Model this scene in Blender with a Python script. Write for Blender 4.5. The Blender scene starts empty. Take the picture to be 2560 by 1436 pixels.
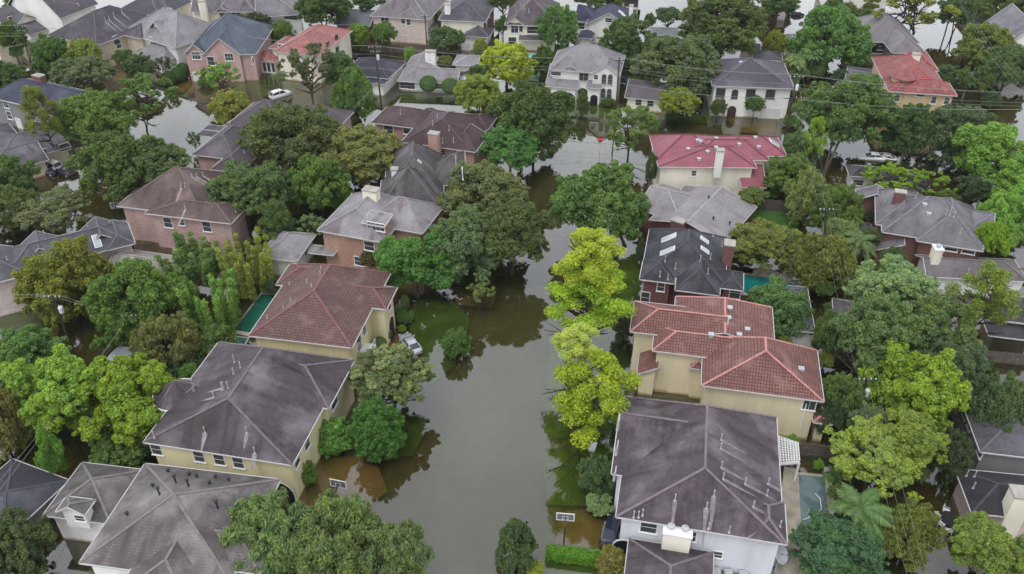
import bpy, math, random
import numpy as np
from mathutils import Vector

# ------------------------------------------------------------------ camera, sky, sun, exposure
SC = bpy.context.scene
COL = SC.collection
R = math.radians
H = 72.0            # camera height above the flood water, metres
F = 2150.0          # focal length in pixels of a 2560 px wide picture
PITCH = 35.5
CX, CY = 1280.0, 718.0

cam_d = bpy.data.cameras.new('camera')
cam_d.sensor_width = 36.0
cam_d.lens = F / 2560.0 * 36.0
cam_d.clip_start = 0.5
cam_d.clip_end = 5000
cam = bpy.data.objects.new('camera', cam_d)
COL.objects.link(cam)
cam.location = (0, 0, H)
cam.rotation_euler = (R(90 - PITCH), 0, 0)
SC.camera = cam

SUN_EL, SUN_AZ = 62.0, 200.0
w = bpy.data.worlds.new('World')
SC.world = w
w.use_nodes = True
nt = w.node_tree
nt.nodes.clear()
sky = nt.nodes.new('ShaderNodeTexSky')
sky.sky_type = 'NISHITA'
sky.sun_disc = False
sky.sun_elevation = R(SUN_EL)
sky.sun_rotation = R(SUN_AZ)
sky.air_density = 1.0
sky.dust_density = 4.0
sky.ozone_density = 1.0
hs = nt.nodes.new('ShaderNodeHueSaturation')      # overcast: the clouds take most of the blue out of the sky
hs.inputs['Saturation'].default_value = 0.13
tc = nt.nodes.new('ShaderNodeTexCoord')
nz = nt.nodes.new('ShaderNodeTexNoise')
nz.inputs['Scale'].default_value = 3.2
nz.inputs['Detail'].default_value = 5
cr = nt.nodes.new('ShaderNodeValToRGB')
cr.color_ramp.elements[0].position = 0.32
cr.color_ramp.elements[0].color = (.62, .66, .72, 1)
cr.color_ramp.elements[1].position = 0.68
cr.color_ramp.elements[1].color = (1.25, 1.25, 1.25, 1)
mx = nt.nodes.new('ShaderNodeMix')
mx.data_type = 'RGBA'
mx.blend_type = 'MULTIPLY'
mx.inputs[0].default_value = 1.0
sp = nt.nodes.new('ShaderNodeSeparateXYZ')          # a thin bright overcast: the cloud is thinner, so lighter, away from the zenith
nb = nt.nodes.new('ShaderNodeMapRange'); nb.inputs[1].default_value = -.6; nb.inputs[2].default_value = .75
nb.inputs[3].default_value = .85; nb.inputs[4].default_value = 2.3     # and thinner to the north, where the light breaks through
mn = nt.nodes.new('ShaderNodeMath'); mn.operation = 'MULTIPLY'
er = nt.nodes.new('ShaderNodeMapRange'); er.inputs[1].default_value = 0.0; er.inputs[2].default_value = 0.95
er.inputs[3].default_value = 2.8; er.inputs[4].default_value = 1.3
mz = nt.nodes.new('ShaderNodeMix'); mz.data_type = 'RGBA'; mz.blend_type = 'MULTIPLY'; mz.inputs[0].default_value = 1.0
bg = nt.nodes.new('ShaderNodeBackground')
bg.inputs['Strength'].default_value = 0.15
wo = nt.nodes.new('ShaderNodeOutputWorld')
L = nt.links.new
L(sky.outputs[0], hs.inputs['Color'])
L(tc.outputs['Generated'], nz.inputs['Vector'])
L(nz.outputs['Fac'], cr.inputs[0])
L(hs.outputs[0], mx.inputs[6])
L(cr.outputs[0], mx.inputs[7])
L(tc.outputs['Generated'], sp.inputs[0]); L(sp.outputs['Z'], er.inputs[0])
L(sp.outputs['Y'], nb.inputs[0]); L(er.outputs[0], mn.inputs[0]); L(nb.outputs[0], mn.inputs[1])
L(mx.outputs[2], mz.inputs[6]); L(mn.outputs[0], mz.inputs[7])
L(mz.outputs[2], bg.inputs['Color'])
L(bg.outputs[0], wo.inputs['Surface'])

sd = bpy.data.lights.new('sun', 'SUN')
sd.energy = 0.7
sd.angle = R(14)
sd.color = (1.0, .97, .92)
so = bpy.data.objects.new('sun', sd)
COL.objects.link(so)
sx = math.sin(R(SUN_AZ)) * math.cos(R(SUN_EL)); sy = math.cos(R(SUN_AZ)) * math.cos(R(SUN_EL)); sz = math.sin(R(SUN_EL))
so.rotation_euler = Vector((sx, sy, sz)).to_track_quat('Z', 'Y').to_euler()

SC.view_settings.view_transform = 'Standard'
SC.view_settings.look = 'None'
SC.view_settings.gamma = 1.0
SC.view_settings.exposure = -0.33
SC.render.engine = 'CYCLES'
SC.cycles.max_bounces = 7
SC.cycles.transparent_max_bounces = 10
SC.cycles.use_denoising = True

rnd = random.Random(7)

# ------------------------------------------------------------------ pixels of the survey picture -> metres on the site
def ray(px, py):
    t = R(PITCH); x = (px - CX) / F; y = -(py - CY) / F
    return Vector((x, math.cos(t) + y * math.sin(t), -math.sin(t) + y * math.cos(t)))
def P(p, z=0.0):
    d = ray(*p); s = (z - H) / d.z
    return Vector((d.x * s, d.y * s, z))
def proj(v):
    t = R(PITCH); z = v.z - H
    cz = v.y * math.cos(t) - z * math.sin(t); cy = v.y * math.sin(t) + z * math.cos(t)
    return CX + F * v.x / cz, CY - F * cy / cz
def tile(x0, y0, s):
    return lambda x, y: (x0 + x / s, y0 + y / s)
A = tile(0, 0, 2.977); B = tile(850, 0, 2.977); C = tile(1700, 0, 2.977)
D = tile(0, 470, 2.977); E = tile(850, 470, 2.977); G = tile(1700, 470, 2.977)
J = tile(0, 950, 2.955); K = tile(850, 950, 2.955); M = tile(1700, 950, 2.955)

# ------------------------------------------------------------------ materials
def lin(c, k=1.0):
    def f(v):
        v /= 255.0
        return v / 12.92 if v <= .04045 else ((v + .055) / 1.055) ** 2.4
    return tuple(min(.9, f(v) * k) for v in c)
MATS = {}
def newmat(name):
    m = bpy.data.materials.new(name); m.use_nodes = True
    return m, m.node_tree, m.node_tree.nodes['Principled BSDF']
def mixcol(nt, a, b, fac, mode='MIX'):
    n = nt.nodes.new('ShaderNodeMix'); n.data_type = 'RGBA'; n.blend_type = mode
    for sock, v in ((0, fac), (6, a), (7, b)):
        if hasattr(v, 'is_linked'):
            nt.links.new(v, n.inputs[sock])
        elif sock == 0:
            n.inputs[0].default_value = v
        else:
            n.inputs[sock].default_value = (*v[:3], 1)
    return n.outputs[2]
def noise(nt, scale, detail=4, vec=None, rough=.55):
    n = nt.nodes.new('ShaderNodeTexNoise'); n.inputs['Scale'].default_value = scale
    n.inputs['Detail'].default_value = detail; n.inputs['Roughness'].default_value = rough
    if vec is not None: nt.links.new(vec, n.inputs['Vector'])
    return n.outputs['Fac']
def ramp(nt, src, p0, p1, c0=(0, 0, 0), c1=(1, 1, 1)):
    n = nt.nodes.new('ShaderNodeValToRGB'); n.color_ramp.elements[0].position = p0; n.color_ramp.elements[1].position = p1
    n.color_ramp.elements[0].color = (*c0, 1); n.color_ramp.elements[1].color = (*c1, 1)
    nt.links.new(src, n.inputs[0]); return n.outputs[0]
def mapped(nt, coord, scale, loc=(0, 0, 0)):
    t = nt.nodes.new('ShaderNodeTexCoord'); m = nt.nodes.new('ShaderNodeMapping')
    m.inputs['Scale'].default_value = scale; m.inputs['Location'].default_value = loc
    nt.links.new(t.outputs[coord], m.inputs['Vector']); return m.outputs[0]
def plain(name, col, rough=.7, var=.18, scale=1.2, metal=0.0, spec=.3):
    if name in MATS: return MATS[name]
    m, nt, b = newmat(name)
    v = mapped(nt, 'Object', (1, 1, 1))
    f = noise(nt, scale, 5, v)
    c0 = tuple(x * (1 - var) for x in col); c1 = tuple(min(.95, x * (1 + var)) for x in col)
    nt.links.new(ramp(nt, f, .3, .7, c0, c1), b.inputs['Base Color'])
    b.inputs['Roughness'].default_value = rough; b.inputs['Metallic'].default_value = metal
    b.inputs['Specular IOR Level'].default_value = spec
    MATS[name] = m; return m
def stucco(name, col):
    """Rendered wall: faint drips and grime along the wall, in the wall's own metres."""
    if name in MATS: return MATS[name]
    m, nt, b = newmat(name)
    n1 = noise(nt, .5, 5, mapped(nt, 'Object', (1.0, 1.0, .12)))
    n2 = noise(nt, 9, 3, mapped(nt, 'Object', (1, 1, 1)))
    c = mixcol(nt, tuple(x * .80 for x in col), col, ramp(nt, n1, .32, .58))
    c = mixcol(nt, c, tuple(x * .9 for x in col), ramp(nt, n2, .5, .8), 'MIX')
    # the tide line the flood has wetted and dirtied, a hand above the water
    tz = nt.nodes.new('ShaderNodeSeparateXYZ'); nt.links.new(mapped(nt, 'Object', (1, 1, 1)), tz.inputs[0])
    tm = nt.nodes.new('ShaderNodeMath'); tm.operation = 'ADD'; nt.links.new(tz.outputs['Z'], tm.inputs[0]); nt.links.new(n1, tm.inputs[1])
    c = mixcol(nt, tuple(x * k for x, k in zip(col, (.55, .48, .38))), c, ramp(nt, tm.outputs[0], .68, .92))
    nt.links.new(c, b.inputs['Base Color']); b.inputs['Roughness'].default_value = .85
    b.inputs['Specular IOR Level'].default_value = .2
    MATS[name] = m; return m
def brick(name, col, mortar=(.42, .38, .35)):
    if name in MATS: return MATS[name]
    m, nt, b = newmat(name)
    t = nt.nodes.new('ShaderNodeUVMap')
    br = nt.nodes.new('ShaderNodeTexBrick')
    br.inputs['Scale'].default_value = 1; br.inputs['Brick Width'].default_value = .42; br.inputs['Row Height'].default_value = .16
    br.inputs['Mortar Size'].default_value = .018
    br.inputs['Color1'].default_value = (*col, 1); br.inputs['Color2'].default_value = (*[x * .74 for x in col], 1)
    br.inputs['Mortar'].default_value = (*[(x + y) / 2 for x, y in zip(mortar, col)], 1)
    nt.links.new(t.outputs[0], br.inputs['Vector'])
    n1 = noise(nt, .45, 5, mapped(nt, 'Object', (1, 1, .25)))
    c = mixcol(nt, br.outputs['Color'], (.8, .76, .74), ramp(nt, n1, .35, .65), 'MULTIPLY')
    nt.links.new(c, b.inputs['Base Color']); b.inputs['Roughness'].default_value = .9
    b.inputs['Specular IOR Level'].default_value = .15
    MATS[name] = m; return m
def shingle(name, col, stain=.5, pale=.25, seed=0):
    """Asphalt shingles: courses, mottle, dark algae streaks running down the slope, paler worn patches."""
    if name in MATS: return MATS[name]
    m, nt, b = newmat(name)
    uv = nt.nodes.new('ShaderNodeUVMap')
    def mp(s, l=(0, 0, 0)):
        q = nt.nodes.new('ShaderNodeMapping'); q.inputs['Scale'].default_value = s; q.inputs['Location'].default_value = l
        nt.links.new(uv.outputs[0], q.inputs['Vector']); return q.outputs[0]
    br = nt.nodes.new('ShaderNodeTexBrick')
    br.inputs['Scale'].default_value = 1; br.inputs['Brick Width'].default_value = .55; br.inputs['Row Height'].default_value = .28
    br.inputs['Mortar Size'].default_value = .022; br.inputs['Mortar Smooth'].default_value = .4
    br.inputs['Color1'].default_value = (*[min(.9, x * 1.10) for x in col], 1); br.inputs['Color2'].default_value = (*[x * .88 for x in col], 1)
    br.inputs['Mortar'].default_value = (*[x * .68 for x in col], 1)
    nt.links.new(mp((1, 1, 1)), br.inputs['Vector'])
    st = noise(nt, 1.0, 6, mp((.75, .085, 1), (seed * 3.7, seed * 1.3, 0)), .6)
    big = noise(nt, .16, 5, mp((1, 1, 1), (seed * 9.1, 0, 0)), .6)
    c = mixcol(nt, br.outputs['Color'], tuple(x * (1 - stain) for x in col), ramp(nt, st, .46, .70))
    c = mixcol(nt, c, tuple(min(.9, x * (1 + 2.6 * pale) + .03) for x in col), ramp(nt, big, .48, .74))
    mos = noise(nt, .33, 6, mp((1, .45, 1), (seed * 5.3 + 20, seed, 0)), .65)
    c = mixcol(nt, c, tuple(v * k for v, k in zip(col, (.52, .42, .47))), ramp(nt, mos, .52, .70))
    fine = noise(nt, 7, 3, mp((1, 1, 1)))
    c = mixcol(nt, c, (.72, .72, .72), ramp(nt, fine, .45, .75), 'MULTIPLY')
    nt.links.new(c, b.inputs['Base Color']); b.inputs['Roughness'].default_value = .78
    b.inputs['Specular IOR Level'].default_value = .35
    bp = nt.nodes.new('ShaderNodeBump'); bp.inputs['Strength'].default_value = .5; bp.inputs['Distance'].default_value = .03
    nt.links.new(br.outputs['Fac'], bp.inputs['Height']); bp.invert = True
    nt.links.new(bp.outputs[0], b.inputs['Normal'])
    MATS[name] = m; return m
def claytile(name, col, dark=.45, cw=.36, rh=.42, seed=0):
    if name in MATS: return MATS[name]
    m, nt, b = newmat(name)
    uv = nt.nodes.new('ShaderNodeUVMap')
    br = nt.nodes.new('ShaderNodeTexBrick')
    br.offset = 0.0
    br.inputs['Scale'].default_value = 1; br.inputs['Brick Width'].default_value = cw; br.inputs['Row Height'].default_value = rh
    br.inputs['Mortar Size'].default_value = .055; br.inputs['Mortar Smooth'].default_value = .6; br.inputs['Bias'].default_value = -.1
    br.inputs['Color1'].default_value = (*[min(.9, x * 1.18) for x in col], 1); br.inputs['Color2'].default_value = (*[x * .82 for x in col], 1)
    br.inputs['Mortar'].default_value = (*[x * dark for x in col], 1)
    nt.links.new(uv.outputs[0], br.inputs['Vector'])
    q = nt.nodes.new('ShaderNodeMapping'); q.inputs['Scale'].default_value = (.35, .16, 1); q.inputs['Location'].default_value = (seed * 4.1, seed, 0)
    nt.links.new(uv.outputs[0], q.inputs['Vector'])
    st = noise(nt, 1.0, 6, q.outputs[0], .65)
    c = mixcol(nt, br.outputs['Color'], tuple(x * .5 for x in col), ramp(nt, st, .50, .74))
    q2 = nt.nodes.new('ShaderNodeMapping'); q2.inputs['Location'].default_value = (seed * 2.1 + 5, 3, 0); nt.links.new(uv.outputs[0], q2.inputs['Vector'])
    lt = noise(nt, .3, 5, q2.outputs[0], .6)
    c = mixcol(nt, c, tuple(min(.9, x * 1.35 + .05) for x in col), ramp(nt, lt, .54, .8))
    nt.links.new(c, b.inputs['Base Color']); b.inputs['Roughness'].default_value = .7
    b.inputs['Specular IOR Level'].default_value = .3
    bp = nt.nodes.new('ShaderNodeBump'); bp.inputs['Strength'].default_value = .8; bp.inputs['Distance'].default_value = .06; bp.invert = True
    nt.links.new(br.outputs['Fac'], bp.inputs['Height']); nt.links.new(bp.outputs[0], b.inputs['Normal'])
    MATS[name] = m; return m
def seammetal(name, col):
    if name in MATS: return MATS[name]
    m, nt, b = newmat(name)
    uv = nt.nodes.new('ShaderNodeUVMap')
    br = nt.nodes.new('ShaderNodeTexBrick'); br.offset = 0.0
    br.inputs['Scale'].default_value = 1; br.inputs['Brick Width'].default_value = 8.0; br.inputs['Row Height'].default_value = .55
    br.inputs['Mortar Size'].default_value = .035; br.inputs['Mortar Smooth'].default_value = .3
    br.inputs['Color1'].default_value = (*[min(.9, x * 1.05) for x in col], 1); br.inputs['Color2'].default_value = (*[x * .93 for x in col], 1)
    br.inputs['Mortar'].default_value = (*[x * .62 for x in col], 1)
    nt.links.new(uv.outputs[0], br.inputs['Vector'])
    n1 = noise(nt, .5, 5, uv.outputs[0])
    c = mixcol(nt, br.outputs['Color'], (.8, .76, .76), ramp(nt, n1, .4, .7), 'MULTIPLY')
    nt.links.new(c, b.inputs['Base Color']); b.inputs['Roughness'].default_value = .55
    MATS[name] = m; return m
def glass(name='window_glass'):
    if name in MATS: return MATS[name]
    m, nt, b = newmat(name)
    b.inputs['Base Color'].default_value = (.055, .06, .068, 1); b.inputs['Roughness'].default_value = .06
    b.inputs['Specular IOR Level'].default_value = .7
    MATS[name] = m; return m
def foliage():
    if 'foliage' in MATS: return MATS['foliage']
    m = bpy.data.materials.new('foliage'); m.use_nodes = True; nt = m.node_tree; nt.nodes.clear()
    oi = nt.nodes.new('ShaderNodeObjectInfo')
    ge = nt.nodes.new('ShaderNodeNewGeometry')
    n1 = noise(nt, 2.6, 3, mapped(nt, 'Object', (1, 1, 1)))
    # leaf age: young yellow sprays and older blue-green ones, plus a difference from leaf to leaf
    y = mixcol(nt, (.80, .88, 1.0), (1.16, 1.12, .80), ramp(nt, n1, .36, .66))
    c = mixcol(nt, oi.outputs['Color'], y, 1.0, 'MULTIPLY')
    r = ramp(nt, ge.outputs['Random Per Island'], 0, 1, (.74, .76, .76), (1.42, 1.40, 1.30))
    c = mixcol(nt, c, r, 1.0, 'MULTIPLY')
    d = nt.nodes.new('ShaderNodeBsdfDiffuse'); t = nt.nodes.new('ShaderNodeBsdfTranslucent'); g = nt.nodes.new('ShaderNodeBsdfGlossy')
    g.inputs['Roughness'].default_value = .45; g.inputs['Color'].default_value = (.5, .55, .5, 1)
    nt.links.new(c, d.inputs['Color'])
    nt.links.new(mixcol(nt, c, (1.1, 1.1, .6), 1.0, 'MULTIPLY'), t.inputs['Color'])
    m1 = nt.nodes.new('ShaderNodeMixShader'); m1.inputs[0].default_value = .38
    nt.links.new(d.outputs[0], m1.inputs[1]); nt.links.new(t.outputs[0], m1.inputs[2])
    m2 = nt.nodes.new('ShaderNodeMixShader'); m2.inputs[0].default_value = .035
    nt.links.new(m1.outputs[0], m2.inputs[1]); nt.links.new(g.outputs[0], m2.inputs[2])
    o = nt.nodes.new('ShaderNodeOutputMaterial'); nt.links.new(m2.outputs[0], o.inputs['Surface'])
    MATS['foliage'] = m; return m
def water_mat(name, mud, clear, tint, ior=1.4, ripple=.02):
    if name in MATS: return MATS[name]
    m = bpy.data.materials.new(name); m.use_nodes = True; nt = m.node_tree; nt.nodes.clear()
    n0 = noise(nt, .035, 5, mapped(nt, 'Object', (1, 1, 1)))
    n1 = noise(nt, .16, 4, mapped(nt, 'Object', (1, 1, 1), (30, 4, 0)))
    md = mixcol(nt, tuple(x * .6 for x in mud), (mud[0] * 1.25, mud[1] * 1.5, mud[2] * 1.5), ramp(nt, n0, .35, .65))
    d = nt.nodes.new('ShaderNodeBsdfDiffuse'); nt.links.new(md, d.inputs['Color'])
    t = nt.nodes.new('ShaderNodeBsdfTransparent'); t.inputs['Color'].default_value = (*tint, 1)
    m1 = nt.nodes.new('ShaderNodeMixShader')
    mr = nt.nodes.new('ShaderNodeMapRange'); mr.inputs[1].default_value = .3; mr.inputs[2].default_value = .7
    mr.inputs[3].default_value = clear * .75; mr.inputs[4].default_value = min(1, clear * 1.25)
    nt.links.new(n1, mr.inputs[0]); nt.links.new(mr.outputs[0], m1.inputs[0])
    nt.links.new(d.outputs[0], m1.inputs[1]); nt.links.new(t.outputs[0], m1.inputs[2])
    g = nt.nodes.new('ShaderNodeBsdfGlossy'); g.inputs['Roughness'].default_value = .025
    g.inputs['Color'].default_value = (1, 1, 1, 1)
    bn = noise(nt, .9, 3, mapped(nt, 'Object', (1, .7, 1)))
    bp = nt.nodes.new('ShaderNodeBump'); bp.inputs['Strength'].default_value = ripple; bp.inputs['Distance'].default_value = .5
    nt.links.new(bn, bp.inputs['Height']); nt.links.new(bp.outputs[0], g.inputs['Normal'])
    fr = nt.nodes.new('ShaderNodeFresnel'); fr.inputs['IOR'].default_value = ior
    m2 = nt.nodes.new('ShaderNodeMixShader'); nt.links.new(fr.outputs[0], m2.inputs[0])
    nt.links.new(m1.outputs[0], m2.inputs[1]); nt.links.new(g.outputs[0], m2.inputs[2])
    o = nt.nodes.new('ShaderNodeOutputMaterial'); nt.links.new(m2.outputs[0], o.inputs['Surface'])
    MATS[name] = m; return m

WHITE = plain('white_paint', (.74, .74, .74), .6, .06)
METAL = plain('galvanised_metal', (.42, .44, .46), .5, .15, 3)
DARKMETAL = plain('dark_metal', (.03, .03, .035), .5, .2, 3)
BARK = plain('bark', (.075, .058, .045), .95, .35, 4)
PALEBARK = plain('pale_bark', (.25, .22, .18), .95, .3, 4)
WOODPOLE = plain('creosoted_wood', (.055, .045, .04), .95, .3, 2)
FENCE = plain('weathered_fence_wood', (.12, .10, .085), .9, .35, 2)
GREYBOX = plain('grey_transformer_paint', (.62, .65, .68), .45, .05)
CONC = plain('concrete', (.34, .32, .29), .85, .2, .8)
PALECOND = plain('wire_aluminium', (.24, .26, .25), .6, .05)

# ------------------------------------------------------------------ mesh helpers
class MB:
    def __init__(s): s.v = []; s.f = []; s.uv = None
    def add(s, vs, fs):
        o = len(s.v); s.v += [tuple(v) for v in vs]; s.f += [tuple(i + o for i in f) for f in fs]; return s
    def box(s, x0, x1, y0, y1, z0, z1):
        return s.add([(x0, y0, z0), (x1, y0, z0), (x1, y1, z0), (x0, y1, z0), (x0, y0, z1), (x1, y0, z1), (x1, y1, z1), (x0, y1, z1)],
                     [(0, 3, 2, 1), (4, 5, 6, 7), (0, 1, 5, 4), (1, 2, 6, 5), (2, 3, 7, 6), (3, 0, 4, 7)])
    def bar(s, a, b, wd, ht, up=Vector((0, 0, 1))):
        a = Vector(a); b = Vector(b); d = (b - a).normalized()
        sd = d.cross(up)
        if sd.length < 1e-4: sd = d.cross(Vector((1, 0, 0)))
        sd.normalize(); u = sd.cross(d).normalized(); sd *= wd / 2; u *= ht / 2
        vs = [a - sd - u, a + sd - u, a + sd + u, a - sd + u, b - sd - u, b + sd - u, b + sd + u, b - sd + u]
        return s.add(vs, [(0, 1, 2, 3), (7, 6, 5, 4), (0, 4, 5, 1), (1, 5, 6, 2), (2, 6, 7, 3), (3, 7, 4, 0)])
    def tube(s, pts, rad, n=6):
        pts = [Vector(p) for p in pts]
        if not hasattr(rad, '__len__'): rad = [rad] * len(pts)
        rings = []; o = len(s.v)
        for i, p in enumerate(pts):
            d = (pts[min(i + 1, len(pts) - 1)] - pts[max(i - 1, 0)]).normalized()
            a = d.cross(Vector((0, 0, 1)))
            if a.length < 1e-3: a = Vector((1, 0, 0))
            a.normalize(); b = d.cross(a)
            for k in range(n):
                t = 2 * math.pi * k / n
                s.v.append(tuple(p + (a * math.cos(t) + b * math.sin(t)) * rad[i]))
        for i in range(len(pts) - 1):
            for k in range(n):
                k2 = (k + 1) % n
                s.f.append((o + i * n + k, o + i * n + k2, o + (i + 1) * n + k2, o + (i + 1) * n + k))
        s.f.append(tuple(o + k for k in reversed(range(n)))); e = o + (len(pts) - 1) * n
        s.f.append(tuple(e + k for k in range(n)))
        return s
    def lathe(s, c, prof, n=12, ax='z'):
        """prof: (radius, height) pairs about an axis through c."""
        o = len(s.v)
        for r, h in prof:
            for k in range(n):
                t = 2 * math.pi * k / n; u, v = r * math.cos(t), r * math.sin(t)
                q = {'z': (u, v, h), 'x': (h, u, v), 'y': (u, h, v)}[ax]
                s.v.append((c[0] + q[0], c[1] + q[1], c[2] + q[2]))
        for i in range(len(prof) - 1):
            for k in range(n):
                k2 = (k + 1) % n
                s.f.append((o + i * n + k, o + i * n + k2, o + (i + 1) * n + k2, o + (i + 1) * n + k))
        s.f.append(tuple(o + k for k in reversed(range(n)))); e = o + (len(prof) - 1) * n
        s.f.append(tuple(e + k for k in range(n)))
        return s
    def build(s, name, mat, parent=None, smooth=False, uvs=None):
        me = bpy.data.meshes.new(name); me.from_pydata(s.v, [], s.f); me.update()
        if uvs:
            ul = me.uv_layers.new(name='UVMap')
            k = 0
            for f in uvs:
                for u in f: ul.data[k].uv = u; k += 1
        me.materials.append(mat)
        if smooth:
            for p in me.polygons: p.use_smooth = True
        o = bpy.data.objects.new(name, me); COL.objects.link(o)
        if parent: o.parent = parent
        return o
def tag(o, label=None, cat=None, group=None, kind=None):
    if label: o['label'] = label
    if cat: o['category'] = cat
    if group: o['group'] = group
    if kind: o['kind'] = kind
    return o
def empty(name, loc=(0, 0, 0), rz=0.0):
    o = bpy.data.objects.new(name, None); COL.objects.link(o); o.location = loc; o.rotation_euler = (0, 0, rz); o.empty_display_size = .5
    return o

# ------------------------------------------------------------------ the ground, the streets, the water
def sheet(name, pts, z, mat, kind='structure'):
    """A flat patch of ground: corners in pixels, laid at height z, gently subdivided outline."""
    b = MB(); vs = [P(p, z) for p in pts]
    b.add(vs, [tuple(range(len(vs)))])
    o = b.build(name, mat); tag(o, kind=kind); return o
mud = plain('silt_ground', (.14, .10, .038), .95, .4, .08)
LAWN = plain('lawn_grass', (.13, .26, .035), .95, .3, .35)
DRIVE = plain('driveway_concrete', (.36, .23, .10), .9, .2, .3)
ASPH = plain('street_concrete', (.15, .145, .075), .9, .2, .2)
b = MB(); b.add([(-2500, -300, -1.1), (2500, -300, -1.1), (2500, 4000, -1.1), (-2500, 4000, -1.1)], [(0, 1, 2, 3)])
tag(b.build('ground', mud), kind='structure')
b = MB(); b.add([(-2500, -300, 0), (2500, -300, 0), (2500, 4000, 0), (-2500, 4000, 0)], [(0, 1, 2, 3)])
FLOOD = water_mat('flood_water', (.074, .070, .026), .74, (1.0, .95, .72), 2.15)
tag(b.build('water', FLOOD), kind='structure')
# the streets lie deep; the lots stand on them as slabs of lawn, each lawn edged by its kerb
sheet('street', [(1040, 1500), (1420, 1500), (1400, 1200), (1385, 900), (1400, 700), (1420, 500), (1480, 330), (1400, 330), (1330, 500), (1230, 700), (1180, 800), (1130, 1000)], -.62, ASPH)
sheet('street', [(330, 250), (900, 270), (1500, 330), (1950, 350), (2600, 480), (2600, 420), (1960, 320), (1500, 296), (900, 235), (330, 225)], -.63, ASPH)
for nm, pts, z in (
    ('lawn', [(1040, 745), (1120, 735), (1175, 800), (1150, 900), (1080, 960), (1040, 905), (1020, 800)], -.22),
    ('lawn', [(1080, 640), (1240, 620), (1260, 690), (1180, 720), (1090, 700)], -.22),
    ('lawn', [(1352, 1130), (1545, 1100), (1545, 1270), (1370, 1262)], -.2),
    ('lawn', [(1375, 860), (1560, 800), (1580, 1000), (1560, 1080), (1360, 1100)], -.28),
    ('lawn', [(1500, 640), (1610, 640), (1600, 800), (1520, 810), (1480, 720)], -.22),
    ('lawn', [(870, 1030), (1010, 1000), (1075, 1060), (1030, 1140), (860, 1140)], -.24),
    ('lawn', [(620, 190), (760, 205), (720, 250), (560, 225)], -.25),
    ('lawn', [(1000, 235), (1160, 240), (1150, 262), (990, 255)], -.25),
    ('lawn', [(1400, 250), (1560, 260), (1560, 300), (1420, 290)], -.25),
    ('lawn', [(1650, 270), (1780, 270), (1780, 310), (1650, 305)], -.25),
    ('lawn', [(0, 760), (80, 770), (120, 830), (0, 840)], -.2),
    ('lawn', [(340, 560), (400, 555), (410, 610), (350, 610)], -.2),
    ('lawn', [(1360, 1400), (1560, 1420), (1560, 1470), (1360, 1470)], -.25),
    ('driveway', [(745, 1160), (930, 1130), (970, 1230), (880, 1290), (740, 1260)], -.3),
    ('driveway', [(1040, 712), (1180, 720), (1240, 740), (1230, 770), (1170, 765), (1030, 740)], -.26),
    ('driveway', [(960, 840), (1010, 820), (1060, 900), (1080, 930), (1000, 940)], -.18),
    ('driveway', [(890, 900), (950, 890), (960, 930), (890, 950)], -.17),
    ('driveway', [(1400, 1280), (1560, 1262), (1560, 1380), (1390, 1360)], -.3),
    ('driveway', [(1500, 770), (1560, 770), (1555, 830), (1490, 830)], -.15),
    ('driveway', [(440, 185), (500, 190), (480, 235), (410, 225)], -.16),
    ('driveway', [(280, 180), (330, 185), (300, 205), (260, 200)], -.16),
    ('driveway', [(1870, 285), (1945, 290), (1935, 340), (1850, 330)], -.16),
    ('driveway', [(1815, 283), (1845, 284), (1850, 315), (1830, 312)], -.19),
    ('driveway', [(0, 130), (80, 150), (60, 200), (0, 190)], -.16),
    ('driveway', [(60, 830), (150, 820), (140, 850), (60, 860)], -.16)):
    sheet(nm, pts, z, LAWN if nm == 'lawn' else DRIVE)
GRASS = plain('mown_grass', (.05, .12, .02), .95, .25, .5)
sheet('lawn', [(1853, 522), (1990, 528), (1995, 590), (1862, 596)], .08, GRASS)
sheet('lawn', [(1380, 110), (1420, 112), (1420, 195), (1385, 200)], .08, GRASS)
DECK = plain('pool_deck_stone', (.36, .32, .26), .9, .3, .6)
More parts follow.
